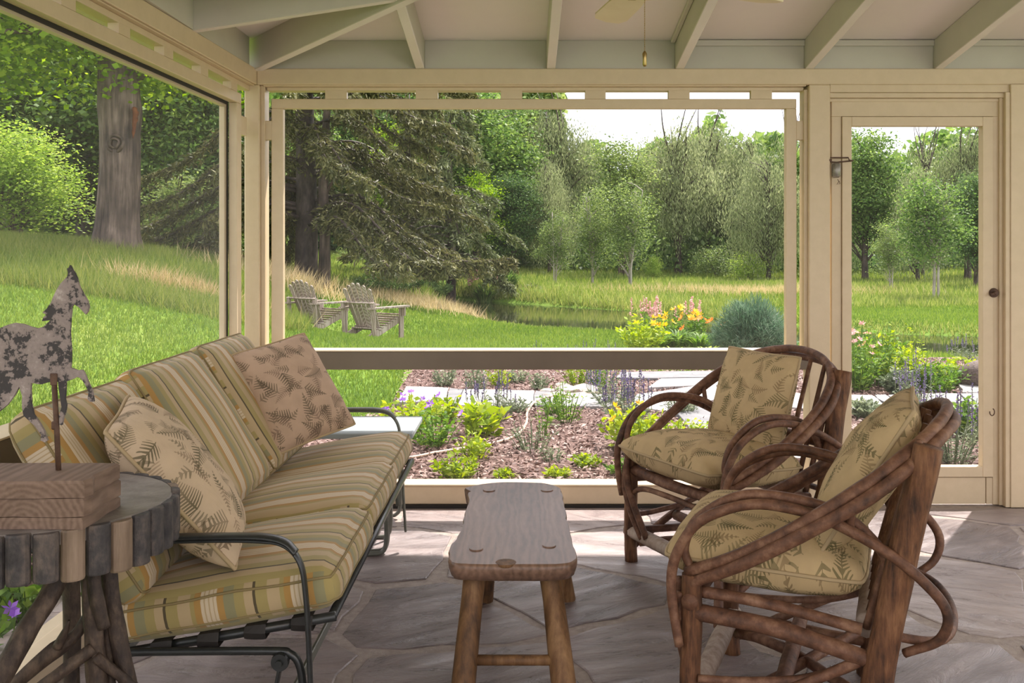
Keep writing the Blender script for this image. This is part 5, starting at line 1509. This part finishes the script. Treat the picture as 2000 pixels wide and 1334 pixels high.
wood_mass(-34, 36, 59, 67, 6.0, 9.0, 60000, .55, M['l_oak'], 'woods_foliage', 'unbroken green wood closing the view behind the trees')
wood_mass(-26, 2.5, 55, 62, 9.0, 15.0, 46000, .5, M['l_birch'], 'woods_foliage', 'tall green wood behind the spruce and reeds')
wood_mass(-34, 36, 54, 59, 2.0, 3.6, 26000, .40, M['l_dark'], 'undergrowth', 'dark undergrowth at the foot of the far wood')
wood_mass(-3, 27, 46.5, 53, 1.0, 2.8, 16000, .30, M['l_dark'], 'undergrowth', 'dark undergrowth between the trunks beyond the meadow')
wood_mass(-30, -9, 33, 41, 4.0, 9.5, 42000, .42, M['l_oak'], 'woods_foliage', 'green wood behind the old maple on the left bank')

TREES = [
    # kind, px, Y, top, wide, label
    ('oak2', 850, 50, 150, 1.0, 'tall dark green tree rising above the right end of the spruce boughs'),
    ('oak', 930, 47, 150, 1.05, 'tall broad green tree with its top cut by the frame, left of the sky gap'),
    ('maple_y', 935, 43, 330, .95, 'bright yellow-green young tree glowing beside the spruce boughs'),
    ('oak2', 1000, 44, 335, .95, 'dark rounded tree behind the clump of reeds'),
    ('willow2', 1085, 50, 185, .95, 'tall grey-green tree at the left edge of the sky gap'),
    ('willow', 1075, 45, 310, .8, 'pale grey-green rounded willow behind the left small birch'),
    ('birch_tall', 1215, 45, 255, 1.15, 'slender yellow-green tree directly below the sky gap'),
    ('willow2', 1325, 47, 215, 1.0, 'tall ivy-trunked tree right of the sky gap'),
    ('willow2', 1385, 49, 215, .9, 'feathery crowned tree beside the ivy-trunked tree'),
    ('willow', 1455, 50, 262, .9, 'rounded pale tree in the far row left of the drooping willow'),
    ('willow', 1500, 42, 300, 1.05, 'large drooping willow next to the right window stile'),
    ('dead', 1540, 44, 215, .7, 'thin half-bare tree standing over the drooping willow'),
    ('oak2', 1410, 50, 340, .95, 'dark leafy tree in the shaded gap behind the shrubs'),
    ('oak', 1690, 40, 240, .85, 'leafy green tree at the left edge of the door pane'),
    ('dead', 1800, 42, 245, .8, 'dead-branched tree against the sky in the door pane'),
    ('willow', 1790, 38, 330, 1.0, 'pale willow in the middle of the door pane'),
    ('willow2', 1890, 38, 232, .85, 'leaning willow at the right edge of the door pane'),
    ('oak2', 1905, 33, 330, .75, 'dark tree filling the right edge of the door pane below the willow'),
    ('birch', 1740, 33, 430, 1.0, 'grey-green small tree with two pale leaning stems'),
    ('oak', 1960, 42, 220, .9, 'tall green tree hidden by the door stile'),
    ('willow', 1620, 45, 280, .9, 'drooping willow behind the post beside the door'),
]
for kd, px, Y, top, wd, lb in TREES:
    nm = {'oak': 'broadleaf_tree', 'oak2': 'broadleaf_tree', 'maple_y': 'young_maple', 'willow': 'willow_tree', 'willow2': 'willow_tree', 'birch': 'birch_tree', 'birch_tall': 'birch_tree', 'dead': 'dead_tree'}[kd]
    plant_tree(kd, nm, px, Y, top, lb, wd)
plant_tree('birch', 'birch_tree', 1083, 38, 410, 'small multi-stemmed birch at the left of the three by the pond', .95)
plant_tree('birch', 'birch_tree', 1160, 37.5, 365, 'small multi-stemmed birch between its two neighbours by the pond', .95)
plant_tree('birch', 'birch_tree', 1228, 36.5, 352, 'small multi-stemmed birch at the right of the three by the pond', 1.0)
KIND['dark_small'] = gen_tree(14, 5, 1.0, 1.6, 100, 85, .13, M['l_oak'], M['trunk_pale'], .10, stems=3, spread=.3, cl_r=.34)
plant_tree('dark_small', 'small_tree', 1828, 27.5, 330, 'small dense tree with white forked stems in the door pane', .92)
for px, Y, top, kd, wd, lb in ((1400, 44, 480, 'shrub', 1.3, 'olive green shrub at the wood edge left of the pale trunk'), (1465, 42, 492, 'shrub_b', 1.3, 'bright green shrub in front of the drooping willow'), (1275, 44, 500, 'shrub_b', .8, 'low bright shrub right of the three birches'),
                               (1090, 30.5, 556, 'shrub_b', 1.5, 'low leafy bush on the far bank of the pond'), (1040, 31.5, 552, 'shrub', 1.2, 'low bush on the far bank beside the reeds'), (700, 40, 470, 'shrub', 1.3, 'shrub in the clearing behind the spruce trunk'), (660, 36, 510, 'shrub_b', 1.2, 'bright shrub in the sunny clearing beyond the spruce')):
    plant_tree(kd, 'shrub', px, Y, top, lb, wd, cat='shrub')
plant_tree('bright', 'bush', 40, 23.0, 225, 'large fresh green bush left of the old maple trunk', 1.3, .6, cat='bush')
for px, Y, top, kd, wd, lb in ((20, 30, -120, 'oak', 1.1, 'tall tree at the far left behind the bright bush'), (300, 31, -20, 'oak', .9, 'tall tree just right of the old maple trunk'), (390, 33, 60, 'oak2', .9, 'dark tree behind the spruce boughs in the side window'), (160, 33, -60, 'oak2', 1.0, 'tall dark tree behind the old maple'),
                               (330, 26, 330, 'shrub', 1.0, 'undergrowth shrub right of the old maple foot'), (420, 27, 400, 'shrub', 1.2, 'grey twiggy shrub at the edge of the side window'), (590, 46, 200, 'oak', 1.0, 'green tree behind the spruce trunk'), (700, 48, 180, 'oak2', 1.0, 'green tree showing through the spruce boughs'), (770, 46, 230, 'maple_y', 1.0, 'light green tree showing through the right half of the spruce')):
    plant_tree(kd, {'shrub': 'shrub'}.get(kd, 'broadleaf_tree'), px, Y, top, lb, wd, cat='shrub' if kd == 'shrub' else 'tree')

# --- old maple: thick furrowed trunk with a knot, boughs of bright leaves above
mp_ = at(226, 487, 19.0); mp_.z = gz(mp_.x, mp_.y)
mr_ = thing('maple_tree', mp_, 'old maple with a thick furrowed trunk and knot on the left bank', 'tree')
S19 = 19.0 / FPX
tm = MB(); hts = [(-.3, .62), (0, .50), (.25, .44), (.7, .40), (1.6, .375), (2.3, .37), (2.75, .40), (3.0, .385), (3.6, .36), (4.4, .34), (5.5, .32), (7.0, .28), (9, .22)]
ctr = [mp_ + Vector((.02 * z + .05 * math.sin(z), 0, z)) for z, r in hts]
Q = spline(ctr, 9); R_ = list(np.interp(np.linspace(0, 1, len(Q)), np.linspace(0, 1, len(hts)), [r for z, r in hts]))
V = []; nn = 132
for p, r in zip(Q, R_):
    for j in range(nn):
        a = 2 * math.pi * j / nn
        k = 1 + .06 * mnoise.noise(Vector((math.cos(a) * 3.2, math.sin(a) * 3.2, p.z * .25))) + .035 * mnoise.noise(Vector((math.cos(a) * 9, math.sin(a) * 9, p.z * .5)))
        rd_ = mnoise.noise(Vector((math.cos(a) * 16, math.sin(a) * 16, p.z * .9 + 3))); k += .05 * (abs(rd_) * 2 - .5)
        if p.z < mp_.z + .5: k += .10 * max(0, math.sin(a * 4 + 1)) * (1 - (p.z - mp_.z) / .5)
        V.append((p.x + math.cos(a) * r * k, p.y + math.sin(a) * r * k, p.z))
F = [(i * nn + j, i * nn + (j + 1) % nn, (i + 1) * nn + (j + 1) % nn, (i + 1) * nn + j) for i in range(len(Q) - 1) for j in range(nn)]
obj('trunk', V, F, M['trunk'], mr_, smooth=True)
kc = at(224, 280, 18.63)
kn = MB()
for r, y_, t_ in ((.15, .02, .035), (.085, -.02, .025)):
    kn.tube([kc + Vector((r * math.cos(a), y_ + .02 * math.sin(3 * a), r * 1.05 * math.sin(a))) for a in np.linspace(0, 2 * math.pi, 18, endpoint=False)], t_, 7, closed=True)
kn.build('trunk_knot', M['trunk'], mr_, smooth=True)
fg = MB(); fc = at(262, 245, 18.75); fg.tube(spline([fc + Vector((0, 0, .35)), fc + Vector((.04, -.02, .2)), fc, fc + Vector((-.02, 0, -.25))], 4), [.03, .06, .05, .06, .05, .045, .05, .04, .04, .03, .03, .02, .01], 7, rough=.5)
fg.build('bracket_fungus', mat_noise('rusty_fungus', (.10, .03, .012), (.20, .07, .025), 12, .8, .6), mr_, smooth=True)
rg = np.random.default_rng(77); rn = random.Random(77)
bo = MB(); Cn = []
for k in range(26):
    a = rn.uniform(0, 6.28) if k > 9 else rn.uniform(2.6, 4.4); ln_ = rn.uniform(2.2, 4.6); z0 = rn.uniform(3.2, 7.0)
    e = mp_ + Vector((ln_ * math.cos(a), ln_ * math.sin(a), z0 + rn.uniform(-.5, 1.4) - (.5 if z0 < 4 else 0))); b0 = mp_ + Vector((.1, 0, z0)); mid = b0.lerp(e, .5) + Vector((0, 0, .35))
    bo.tube(spline([b0, mid, e], 5), [.10, .09, .08, .07, .06, .05, .045, .04, .03, .025, .015], 6, rough=.15)
    for j in range(12):
        t = rn.uniform(.25, 1.05); c = b0.lerp(mid, t * 2) if t < .5 else mid.lerp(e, t * 2 - 1); Cn.append(c + Vector((rn.gauss(0, .5), rn.gauss(0, .5), rn.gauss(0, .22))))
bo.build('bough', M['trunk'], mr_, smooth=True)
for k in range(90):      # the low skirt of leaves over the left of the view
    Cn.append(mp_ + Vector((rn.uniform(-4.5, .9), rn.uniform(-2.2, 1.5), rn.uniform(3.1, 5.6))))
Cn = np.array([tuple(c) for c in Cn]); idx = np.repeat(np.arange(len(Cn)), 70); P = Cn[idx] + rg.normal(size=(len(idx), 3)) * np.array([.42, .42, .2]); A = rg.normal(size=P.shape); A[:, 2] *= .4
L = .14 * rg.uniform(.6, 1.3, len(P)); V, F = leaf_cloud(P, A, L, L * .75, 1.2, rg)
o = np_obj('foliage', V, F, M['l_maple'], mr_); o['kind'] = 'stuff'


# --- spruces: drooping boughs hung with needle sprays
def spruce(name, base, H, z_low, R, tr, n_b, label, mat, seed, dens=1.0, needle=.10, low=1.15):
    rg = np.random.default_rng(seed); rn = random.Random(seed)
    r = thing(name, base, label, 'tree')
    tm = MB(); Q = [base + Vector((.03 * math.sin(z), .02 * z * 0, z)) for z in np.linspace(-.3, H, 22)]
    tm.tube(Q, [tr * (1.25 if i < 1 else 1) * (1 - .85 * i / 21) for i in range(22)], 14, rough=.08); tm.build('trunk', mat[1], r, smooth=True)
    bm_ = MB(); P = []; A = []
    for k in range(n_b):
        h = z_low + (H - z_low) * (k / n_b) ** low + rn.uniform(-.1, .1); a = rn.uniform(0, 6.283)
        ln_ = R * (1 - .8 * (h - z_low) / (H - z_low)) * rn.uniform(.7, 1.08); d = Vector((math.cos(a), math.sin(a), 0)); s = Vector((-d.y, d.x, 0))
        dr = rn.uniform(.24, .42) * ln_
        b0 = base + Vector((0, 0, h)); pts = [b0, b0 + d * ln_ * .35 + Vector((0, 0, .03 * ln_)), b0 + d * ln_ * .7 + Vector((0, 0, -dr * .55)), b0 + d * ln_ + Vector((0, 0, -dr * .85))]
        pts = spline(pts, 6)
        for p in pts:
            if p.z < base.z + .5: p.z = base.z + .5 + rn.uniform(0, .15)
        bm_.tube(pts, list(np.linspace(.045 * ln_ / R + .012, .008, len(pts))), 5)
        m_ = int(46 * ln_ * dens)
        for j in range(m_):
            t = .12 + .88 * rn.random() ** .8; f_ = t * (len(pts) - 1); i_ = min(int(f_), len(pts) - 2); c = pts[i_].lerp(pts[i_ + 1], f_ - i_)
            sl = rn.choice((-1, 1)) * rn.uniform(.12, .60) * (1.15 - t); hang = rn.uniform(.05, .45)
            tip = c + s * sl + d * rn.uniform(.05, .3) + Vector((0, 0, -hang))
            if rn.random() < .22: bm_.tube([c, c.lerp(tip, .5) + Vector((0, 0, .03)), tip], [.008, .006, .003], 3, caps=False)
            v = tip - c
            for q_ in range(9):
                w = rn.random(); P.append(c + v * w + Vector((rn.gauss(0, .035), rn.gauss(0, .035), rn.gauss(0, .03)))); A.append(v * .6 + Vector((rn.gauss(0, .35), rn.gauss(0, .35), rn.gauss(0, .3))) * max(.12, v.length))
    bm_.build('bough', mat[1], r, smooth=True)
    P = np.array([tuple(p) for p in P]); A = np.array([tuple(p) for p in A]); P[:, 2] = np.maximum(P[:, 2], base.z + .25)
    L = needle * rg.uniform(.7, 1.5, len(P)); V, F = leaf_cloud(P, A, L, L * .26, .6, rg)
    o = np_obj('needles', V, F, mat[0], r); o['kind'] = 'stuff'
    return r


b0 = at(597, 552, 24); b0.z = gz(b0.x, b0.y)
spruce('spruce_tree', b0, 15, 1.5, 5.2, .30, 120, 'old dark spruce with wide drooping boughs behind the lawn chairs', (M['l_spruce'], M['trunk_dark']), 31, 1.0, .13, 1.7)
b0 = at(632, 553, 23.6); b0.z = gz(b0.x, b0.y)
MBt = MB(); 
st_ = thing('bare_trunk', b0, 'thin grey trunk standing right beside the spruce trunk', 'tree')
branch([b0 + Vector((0, 0, -.2)), b0 + Vector((.03, 0, 1.2)), b0 + Vector((.0, 0, 2.6)), b0 + Vector((.1, .1, 5))], [.17, .13, .12, .08], 'trunk', M['trunk'], st_, 5, 10, .1)
branch([b0 + Vector((.0, 0, 2.2)), b0 + Vector((.3, -.1, 2.7)), b0 + Vector((.7, -.2, 3.0))], [.04, .03, .015], 'bough', M['trunk'], st_)
b0 = at(880, 552, 30); b0.z = gz(b0.x, b0.y)
spruce('pine_tree', b0, 6.5, 1.05, 3.0, .17, 46, 'smaller spreading conifer with low layered boughs at the pond end', (M['l_pine'], M['trunk_dark']), 33, .9, .15)
b0 = at(800, 545, 32); b0.z = gz(b0.x, b0.y)
spruce('pine_tree', b0, 6.0, 1.1, 2.4, .14, 36, 'dark conifer between the spruce and the spreading conifer', (M['l_spruce'], M['trunk_dark']), 35, .9, .15)


# ------------------------------------------------------------------ garden plants
def herb(loc, label, name='garden_plant', h=.35, r=.22, stems=26, leaf=.05, mat='l_garden', aspect=.5, lps=12, flower=None, fn=0, fsize=.02, fup=.06, group=None, cat='plant', spike=False, seed=None, blade=False, lean=.6):
    rn = random.Random(seed if seed is not None else hash((round(loc[0], 3), round(loc[1], 3))) % 9999); rg = np.random.default_rng(rn.randrange(99999))
    base = Vector((loc[0], loc[1], gz(loc[0], loc[1]) + .015))
    rt = thing(name, base, label, cat, group)
    st = MB(); P = []; A = []; FP = []; FA = []; BV = []; BF = []
    for s in range(stems):
        a = rn.uniform(0, 6.283); rad = r * math.sqrt(rn.random()); hh = h * rn.uniform(.65, 1.05) * (1 - .35 * (rad / r) ** 2)
        b_ = base + Vector((rad * .35 * math.cos(a), rad * .35 * math.sin(a), -.02)); e = base + Vector((rad * math.cos(a), rad * math.sin(a), hh))
        if blade:
            w = leaf * rn.uniform(.7, 1.2); sd_ = Vector((-math.sin(a), math.cos(a), 0)) * w * .5; d = Vector((math.cos(a), math.sin(a), 0)); n0 = len(BV)
            for t_ in (0, .3, .6, .85, 1.0):
                c = b_ + Vector((0, 0, hh * (1.35 * t_ - .62 * t_ * t_ * (1 + lean * .4)))) + d * (rad * .3 + lean * hh) * t_ ** 1.7; k_ = (1 - t_) ** .5 + .05
                BV += [c - sd_ * k_, c + sd_ * k_]
            BF += [(n0 + 2 * i, n0 + 2 * i + 1, n0 + 2 * i + 3, n0 + 2 * i + 2) for i in range(4)]
        else:
            st.tube([b_, b_.lerp(e, .5) + Vector((0, 0, .02)), e], [.004, .003, .002], 3, caps=False)
            for j in range(lps):
                t = rn.uniform(.15, 1.0); c = b_.lerp(e, t); q_ = Vector((rn.gauss(0, 1), rn.gauss(0, 1), rn.uniform(-.1, .9))).normalized(); P.append(c + q_ * leaf * .55); A.append(q_)
        if s < fn:
            top = e + Vector((0, 0, fup * rn.uniform(.6, 1.2)))
            st.tube([e, e.lerp(top, .5), top], [.003, .003, .002], 3, caps=False)
            if spike:
                for j in range(26):
                    t = j / 26; q_ = Vector((rn.gauss(0, 1), rn.gauss(0, 1), rn.uniform(.2, 1))).normalized(); FP.append(e.lerp(top, .25 + .8 * t) + Vector((q_.x, q_.y, 0)) * fsize * .45 * (1.1 - t)); FA.append(q_)
            else:
                tl = Vector((rn.gauss(0, .5), rn.gauss(0, .5) - .3, .8)).normalized(); u_ = tl.orthogonal().normalized(); v_ = tl.cross(u_)
                for j in range(6):
                    an = j * math.pi / 3; q_ = (u_ * math.cos(an) + v_ * math.sin(an) + tl * .45).normalized(); FP.append(top + q_ * fsize * .5); FA.append(q_)
    if st.F: st.build('stems', M[mat], rt)
    if BF: obj('leaves', BV, BF, M[mat], rt, smooth=True)['kind'] = 'stuff'
    if P:
        P = np.array([tuple(p) for p in P]); A = np.array([tuple(p) for p in A]); L = leaf * rg.uniform(.7, 1.3, len(P)); V, F = leaf_cloud(P, A, L, L * aspect, 1.2, rg); np_obj('leaves', V, F, M[mat], rt)['kind'] = 'stuff'
    if FP:
        P = np.array([tuple(p) for p in FP]); A = np.array([tuple(p) for p in FA]); L = fsize * rg.uniform(.8, 1.2, len(P)); V, F = leaf_cloud(P, A, L, L * (.5 if spike else .6), .3, rg); np_obj('flowers', V, F, M[flower], rt)['kind'] = 'stuff'
    return rt


def gp(px, py): p = on_plane(px, py, -.06); return (p.x, p.y)


herb(gp(895, 935), 'small lime green plant close behind the kick board, left of the bench', h=.17, r=.15, stems=26, leaf=.045, mat='l_lime', aspect=.45, seed=1)
herb(gp(925, 895), 'lime and silver leaved plant where the hose begins', h=.20, r=.12, stems=18, leaf=.05, mat='l_lime', aspect=.35, seed=2)
herb(gp(940, 848), 'broad-leaved lime green plant left of the hose bend', h=.30, r=.18, stems=22, leaf=.085, mat='l_lime', aspect=.6, lps=7, seed=3)
herb(gp(850, 868), 'sprawling light green plant with violet flowers by the sofa end', h=.27, r=.24, stems=34, leaf=.045, mat='l_garden', aspect=.5, flower='p_violet', fn=3, fsize=.035, seed=4)
herb(gp(800, 835), 'lime leaved clump with violet flowers behind the pale blue table', h=.27, r=.28, stems=34, leaf=.06, mat='l_lime', aspect=.5, flower='p_violet', fn=6, fsize=.035, seed=5)
herb(gp(868, 815), 'lime leaved clump in front of the first path slab', h=.22, r=.18, stems=24, leaf=.06, mat='l_lime', aspect=.5, seed=6)
herb(gp(965, 820), 'lavender clump with dark spikes in front of the long path slab', h=.26, r=.22, stems=40, leaf=.04, mat='l_sage', aspect=.25, flower='p_purple', fn=20, fsize=.018, fup=.13, spike=True, seed=7)
herb(gp(1005, 800), 'low sage green tuft at the edge of the long path slab', h=.14, r=.15, stems=34, leaf=.035, mat='l_sage', aspect=.3, seed=8)
herb(gp(1105, 822), 'leggy green herb beside the pale rocks', h=.34, r=.17, stems=26, leaf=.04, mat='l_garden', aspect=.3, seed=9)
herb(gp(1080, 806), 'small bushy green herb below the pale rocks', h=.22, r=.13, stems=30, leaf=.035, mat='l_garden', aspect=.3, seed=10)
herb(gp(1040, 882), 'straggling silver herb in the open mulch', h=.26, r=.20, stems=18, leaf=.035, mat='l_sage', aspect=.3, lps=9, seed=11)
herb(gp(1060, 855), 'thin upright sprig beside the hose bend', h=.38, r=.06, stems=6, leaf=.05, mat='l_garden', aspect=.25, seed=12)
herb(gp(1080, 905), 'tiny grey seedling in the open mulch', h=.12, r=.10, stems=12, leaf=.03, mat='l_sage', aspect=.3, seed=13)
herb(gp(1240, 878), 'large lime green yellow-flowered plant beside the far twig chair', h=.30, r=.24, stems=40, leaf=.06, mat='l_lime', aspect=.5, flower='p_yellow', fn=3, fsize=.04, seed=14)
herb(gp(1320, 868), 'lime leaved mound seen through the arm of the far twig chair', h=.18, r=.34, stems=50, leaf=.045, mat='l_lime', aspect=.5, seed=15)
herb(gp(1225, 828), 'tall purple salvia beside the far twig chair', h=.22, r=.20, stems=34, leaf=.045, mat='l_sage', aspect=.3, flower='p_purple', fn=22, fsize=.022, fup=.22, spike=True, seed=16)
herb(gp(1200, 790), 'purple salvia behind the path slab left of the far twig chair', h=.26, r=.26, stems=34, leaf=.045, mat='l_sage', aspect=.3, flower='p_purple', fn=20, fsize=.022, fup=.22, spike=True, seed=17)
herb(gp(1330, 806), 'grey-green tuft on the paving behind the chair arm', h=.20, r=.16, stems=40, leaf=.04, mat='l_sage', aspect=.25, seed=18)
for i, (px, py, h, r, m_, lb) in enumerate(((930, 756, .26, .18, 'l_sage', 'pale tuft behind the long path slab'), (870, 748, .20, .16, 'l_sage', 'low grey plant at the lawn corner of the far bed'), (975, 745, .24, .14, 'l_lime', 'yellow-green tuft in the far bed'), (1055, 752, .18, .13, 'l_sage', 'small silvery plant near the pale rocks'),
                                            (1125, 742, .26, .20, 'l_lime', 'lime plant behind the pale rocks'), (1175, 748, .26, .20, 'l_garden', 'rounded green herb right of the pale rocks'), (1010, 738, .16, .14, 'l_sage', 'low grey herb at the back of the far bed'), (1090, 935, .06, .08, 'l_lime', 'tiny lime seedling behind the bench'), (1145, 915, .08, .09, 'l_lime', 'tiny lime seedling left of the far twig chair'), (985, 938, .05, .07, 'l_lime', 'tiny seedling hidden by the bench end'), (1215, 930, .1, .1, 'l_garden', 'green sprout at the front leg of the far twig chair'))):
    herb(gp(px, py), lb, h=h, r=r, stems=26, leaf=.04, mat=m_, aspect=.35, seed=30 + i)
herb(gp(1165, 690), 'sparse lavender spikes on the lawn edge above the mid rail', h=.16, r=.4, stems=18, leaf=.04, mat='l_sage', aspect=.2, lps=4, flower='p_purple', fn=12, fsize=.016, fup=.12, spike=True, seed=50)
herb(gp(1060, 695), 'few lavender spikes showing over the middle of the mid rail', h=.12, r=.35, stems=8, leaf=.04, mat='l_sage', aspect=.2, lps=3, flower='p_purple', fn=5, fsize=.016, fup=.12, spike=True, seed=51)
# day lilies, astilbe, fennel mound by the pond
for i, (px, py, h, r, lb) in enumerate(((1285, 672, .68, .38, 'day lily clump with yellow flowers at the left end of the pond border'), (1325, 668, .72, .42, 'day lily clump with gold flowers in the middle of the pond border'), (1368, 674, .66, .40, 'day lily clump with orange flowers beside the blue-green mound'), (1318, 690, .5, .4, 'low strap-leaved clump at the front of the pond border'), (1385, 692, .5, .38, 'strap-leaved clump in front of the orange lilies'))):
    herb(gp(px, py), lb, 'day_lily', h=h * .62, r=r, stems=110, leaf=.04, mat='l_garden' if i < 3 else 'l_lime', blade=True, lean=.55, flower=('p_yellow', 'p_yellow', 'p_orange', 'p_orange', 'p_orange')[i], fn=(8, 12, 9, 0, 0)[i], fsize=.062, fup=.12, seed=60 + i)
herb(gp(1255, 678), 'leafy yellow-green perennial at the lawn end of the pond border', h=.5, r=.35, stems=50, leaf=.08, mat='l_lime', aspect=.45, seed=66)
for i, (px, py) in enumerate(((1262, 662), (1305, 658), (1352, 658))):
    herb(gp(px, py), ('pale pink astilbe plumes left of the lilies', 'pale pink astilbe plumes behind the gold lilies', 'tall pale pink astilbe plumes behind the orange lilies')[i], 'astilbe', h=.46, r=.3, stems=30, leaf=.07, mat='l_garden', aspect=.45, flower='p_pink', fn=7, fsize=.045, fup=.30, spike=True, seed=70 + i)
fb = on_plane(1470, 692, -.1); fb.z = gz(fb.x, fb.y)
ff = thing('fennel_mound', fb, 'big feathery blue-green mound beside the lilies', 'plant')
nF = 26000; th = RNG.uniform(0, 6.283, nF); ph_ = RNG.random(nF); rd = RNG.random(nF) ** .4
P = np.stack([np.cos(th) * np.sqrt(1 - ph_ ** 2) * rd * .52, np.sin(th) * np.sqrt(1 - ph_ ** 2) * rd * .45, ph_ * rd * .66 + .02], -1)
nz_ = np.array([1 + .30 * mnoise.noise(Vector((p_[0] * 4.5, p_[1] * 4.5, p_[2] * 4.5))) for p_ in P]); P = P * nz_[:, None] + RNG.normal(size=P.shape) * .03; P[:, 2] = np.abs(P[:, 2])
A = P * np.array([1, 1, 1.2]) + RNG.normal(size=P.shape) * .35
V, F = leaf_cloud(P + np.array(fb), A, .11 * RNG.uniform(.6, 1.4, nF), .008, .3)
np_obj('fronds', V, F, M['l_blue'], ff)['kind'] = 'stuff'
# reeds and bank plants
for i, (px, py, Y, w, m_, lb, fl) in enumerate(((945, 580, 29.5, .6, 'l_oak', 'dark reed clump with pinkish plumes on the pond bank', 'p_pink'), (992, 578, 29.8, .55, 'l_oak', 'green reed clump right of the pink-plumed reeds', None))):
    p = at(px, py, Y)
    herb((p.x, p.y), lb, 'reed_clump', h=1.05, r=w, stems=260, leaf=.05, mat=m_, blade=True, lean=.2, flower=fl, fn=30 if fl else 0, fsize=.10, fup=.5, spike=True, seed=80 + i)
for i, (px, py, Y, h) in enumerate(((770, 575, 25, .55), (800, 572, 26, .6), (720, 570, 24.5, .5), (850, 572, 28, .5))):
    p = at(px, py, Y)
    herb((p.x, p.y), ('dark leafy weed clump left of the straw behind the lawn chairs', 'tall dark weeds at the end of the pond', 'low dark weeds behind the right lawn chair', 'green weeds on the pond end bank')[i], 'weed_clump', h=h, r=.6, stems=110, leaf=.09, mat='l_dark', aspect=.3, lps=14, seed=90 + i)
# door view
for i, (px, py, h, r, m_, fl, fn, fs, lb) in enumerate(((1690, 735, .60, .40, 'l_garden', 'p_peach', 6, .06, 'leafy perennials with peach lilies at the left of the door pane'), (1745, 742, .62, .34, 'l_lime', None, 0, .03, 'tall lime leaved perennial in the door pane'), (1672, 755, .55, .3, 'l_garden', 'p_pink', 14, .04, 'pink flowered plant at the left edge of the door pane'), (1715, 745, .62, .36, 'l_garden', None, 0, 0, 'dense green perennial in the middle of the door border'),
                                                        (1780, 752, .40, .3, 'l_lime', None, 0, 0, 'low lime plant right of the perennials in the door pane'), (1830, 758, .32, .28, 'l_garden', None, 0, 0, 'rounded green herb in the right of the door pane'), (1755, 762, .26, .16, 'l_sage', None, 0, 0, 'silver rounded plant in the door pane border'), (1895, 852, .30, .2, 'l_garden', None, 0, 0, 'broad green plant at the lower right of the door pane'),
                                                        (1690, 812, .16, .18, 'l_sage', None, 0, 0, 'low grey herb just beyond the door path'), (1880, 745, .3, .3, 'l_lime', None, 0, 0, 'yellow-green tuft by the woven ball'))):
    herb(gp(px, py), lb, h=h, r=r, stems=54, leaf=.06, mat=m_, aspect=.42, flower=fl, fn=fn, fsize=fs or .03, fup=.14, seed=100 + i)
herb(gp(1860, 905), 'lavender clump low in the door pane behind the near chair', h=.32, r=.26, stems=50, leaf=.045, mat='l_sage', aspect=.2, flower='p_purple', fn=30, fsize=.02, fup=.22, spike=True, seed=120)
herb(gp(1790, 800), 'dark-spiked salvia at the path beyond the door', h=.25, r=.2, stems=30, leaf=.045, mat='l_sage', aspect=.25, flower='p_purple', fn=16, fsize=.022, fup=.25, spike=True, seed=121)
herb((5.6, 11.9), 'hazy lavender beyond the door border', h=.18, r=.45, stems=46, leaf=.045, mat='l_sage', aspect=.2, flower='p_purple', fn=24, fsize=.018, fup=.14, spike=True, seed=122)
# geraniums under the left sill
for i, (x, y) in enumerate(((-1.95, 3.2), (-1.75, 2.75), (-2.15, 3.9), (-1.85, 3.65), (-2.3, 3.1))):
    herb((x, y), ('violet geranium under the left sill behind the table leg', 'violet geranium nearest the lower left corner', 'leafy geranium farthest from the left sill', 'geranium by the sofa frame outside the left sill', 'loose geranium at the left edge of the view')[i], 'geranium', h=.22, r=.26, stems=30, leaf=.055, mat='l_garden', aspect=.85, lps=8, flower='p_violet', fn=7, fsize=.032, fup=.05, seed=130 + i)

# ------------------------------------------------------------------ unseen fill lamp added behind the camera to warm the porch
lz = ZT + SL * Dm
lamp = thing('added_fill_lamp', (1.2, -.9, lz - .3), 'added globe fill lamp, unseen behind the camera under the porch ceiling', 'lamp')
MB().tube([(1.2, -.9, lz), (1.2, -.9, lz - .14)], .008, 8).build('rod', M['brass'], lamp, smooth=True)
MB().tube([(1.2, -.9, lz), (1.2, -.9, lz - .02)], .05, 16).build('canopy', M['brass'], lamp)
gm = bpy.data.materials.new('fill_lamp_glass'); gm.use_nodes = True
gm.node_tree.nodes['Principled BSDF'].inputs['Base Color'].default_value = (.9, .85, .78, 1)
gm.node_tree.nodes['Principled BSDF'].inputs['Emission Color'].default_value = (1, .86, .74, 1)
gm.node_tree.nodes['Principled BSDF'].inputs['Emission Strength'].default_value = 3.0
g_ = MB(); g_.tube([(1.2, -.9, lz - .14 - .24 * t) for t in (0, .05, .15, .3, .5, .7, .85, .95, 1)], [.05, .07, .095, .115, .12, .115, .095, .06, .01], 20); g_.build('fill_lamp_globe', gm, lamp, smooth=True)
ld = bpy.data.lights.new('added_fill_light', 'POINT'); ld.energy = 22; ld.color = (1.0, .80, .70); ld.shadow_soft_size = .25  # point light of the added fill lamp
lo = bpy.data.objects.new('added_fill_light', ld); COL.objects.link(lo); lo.location = (1.2, -.9, lz - .75)
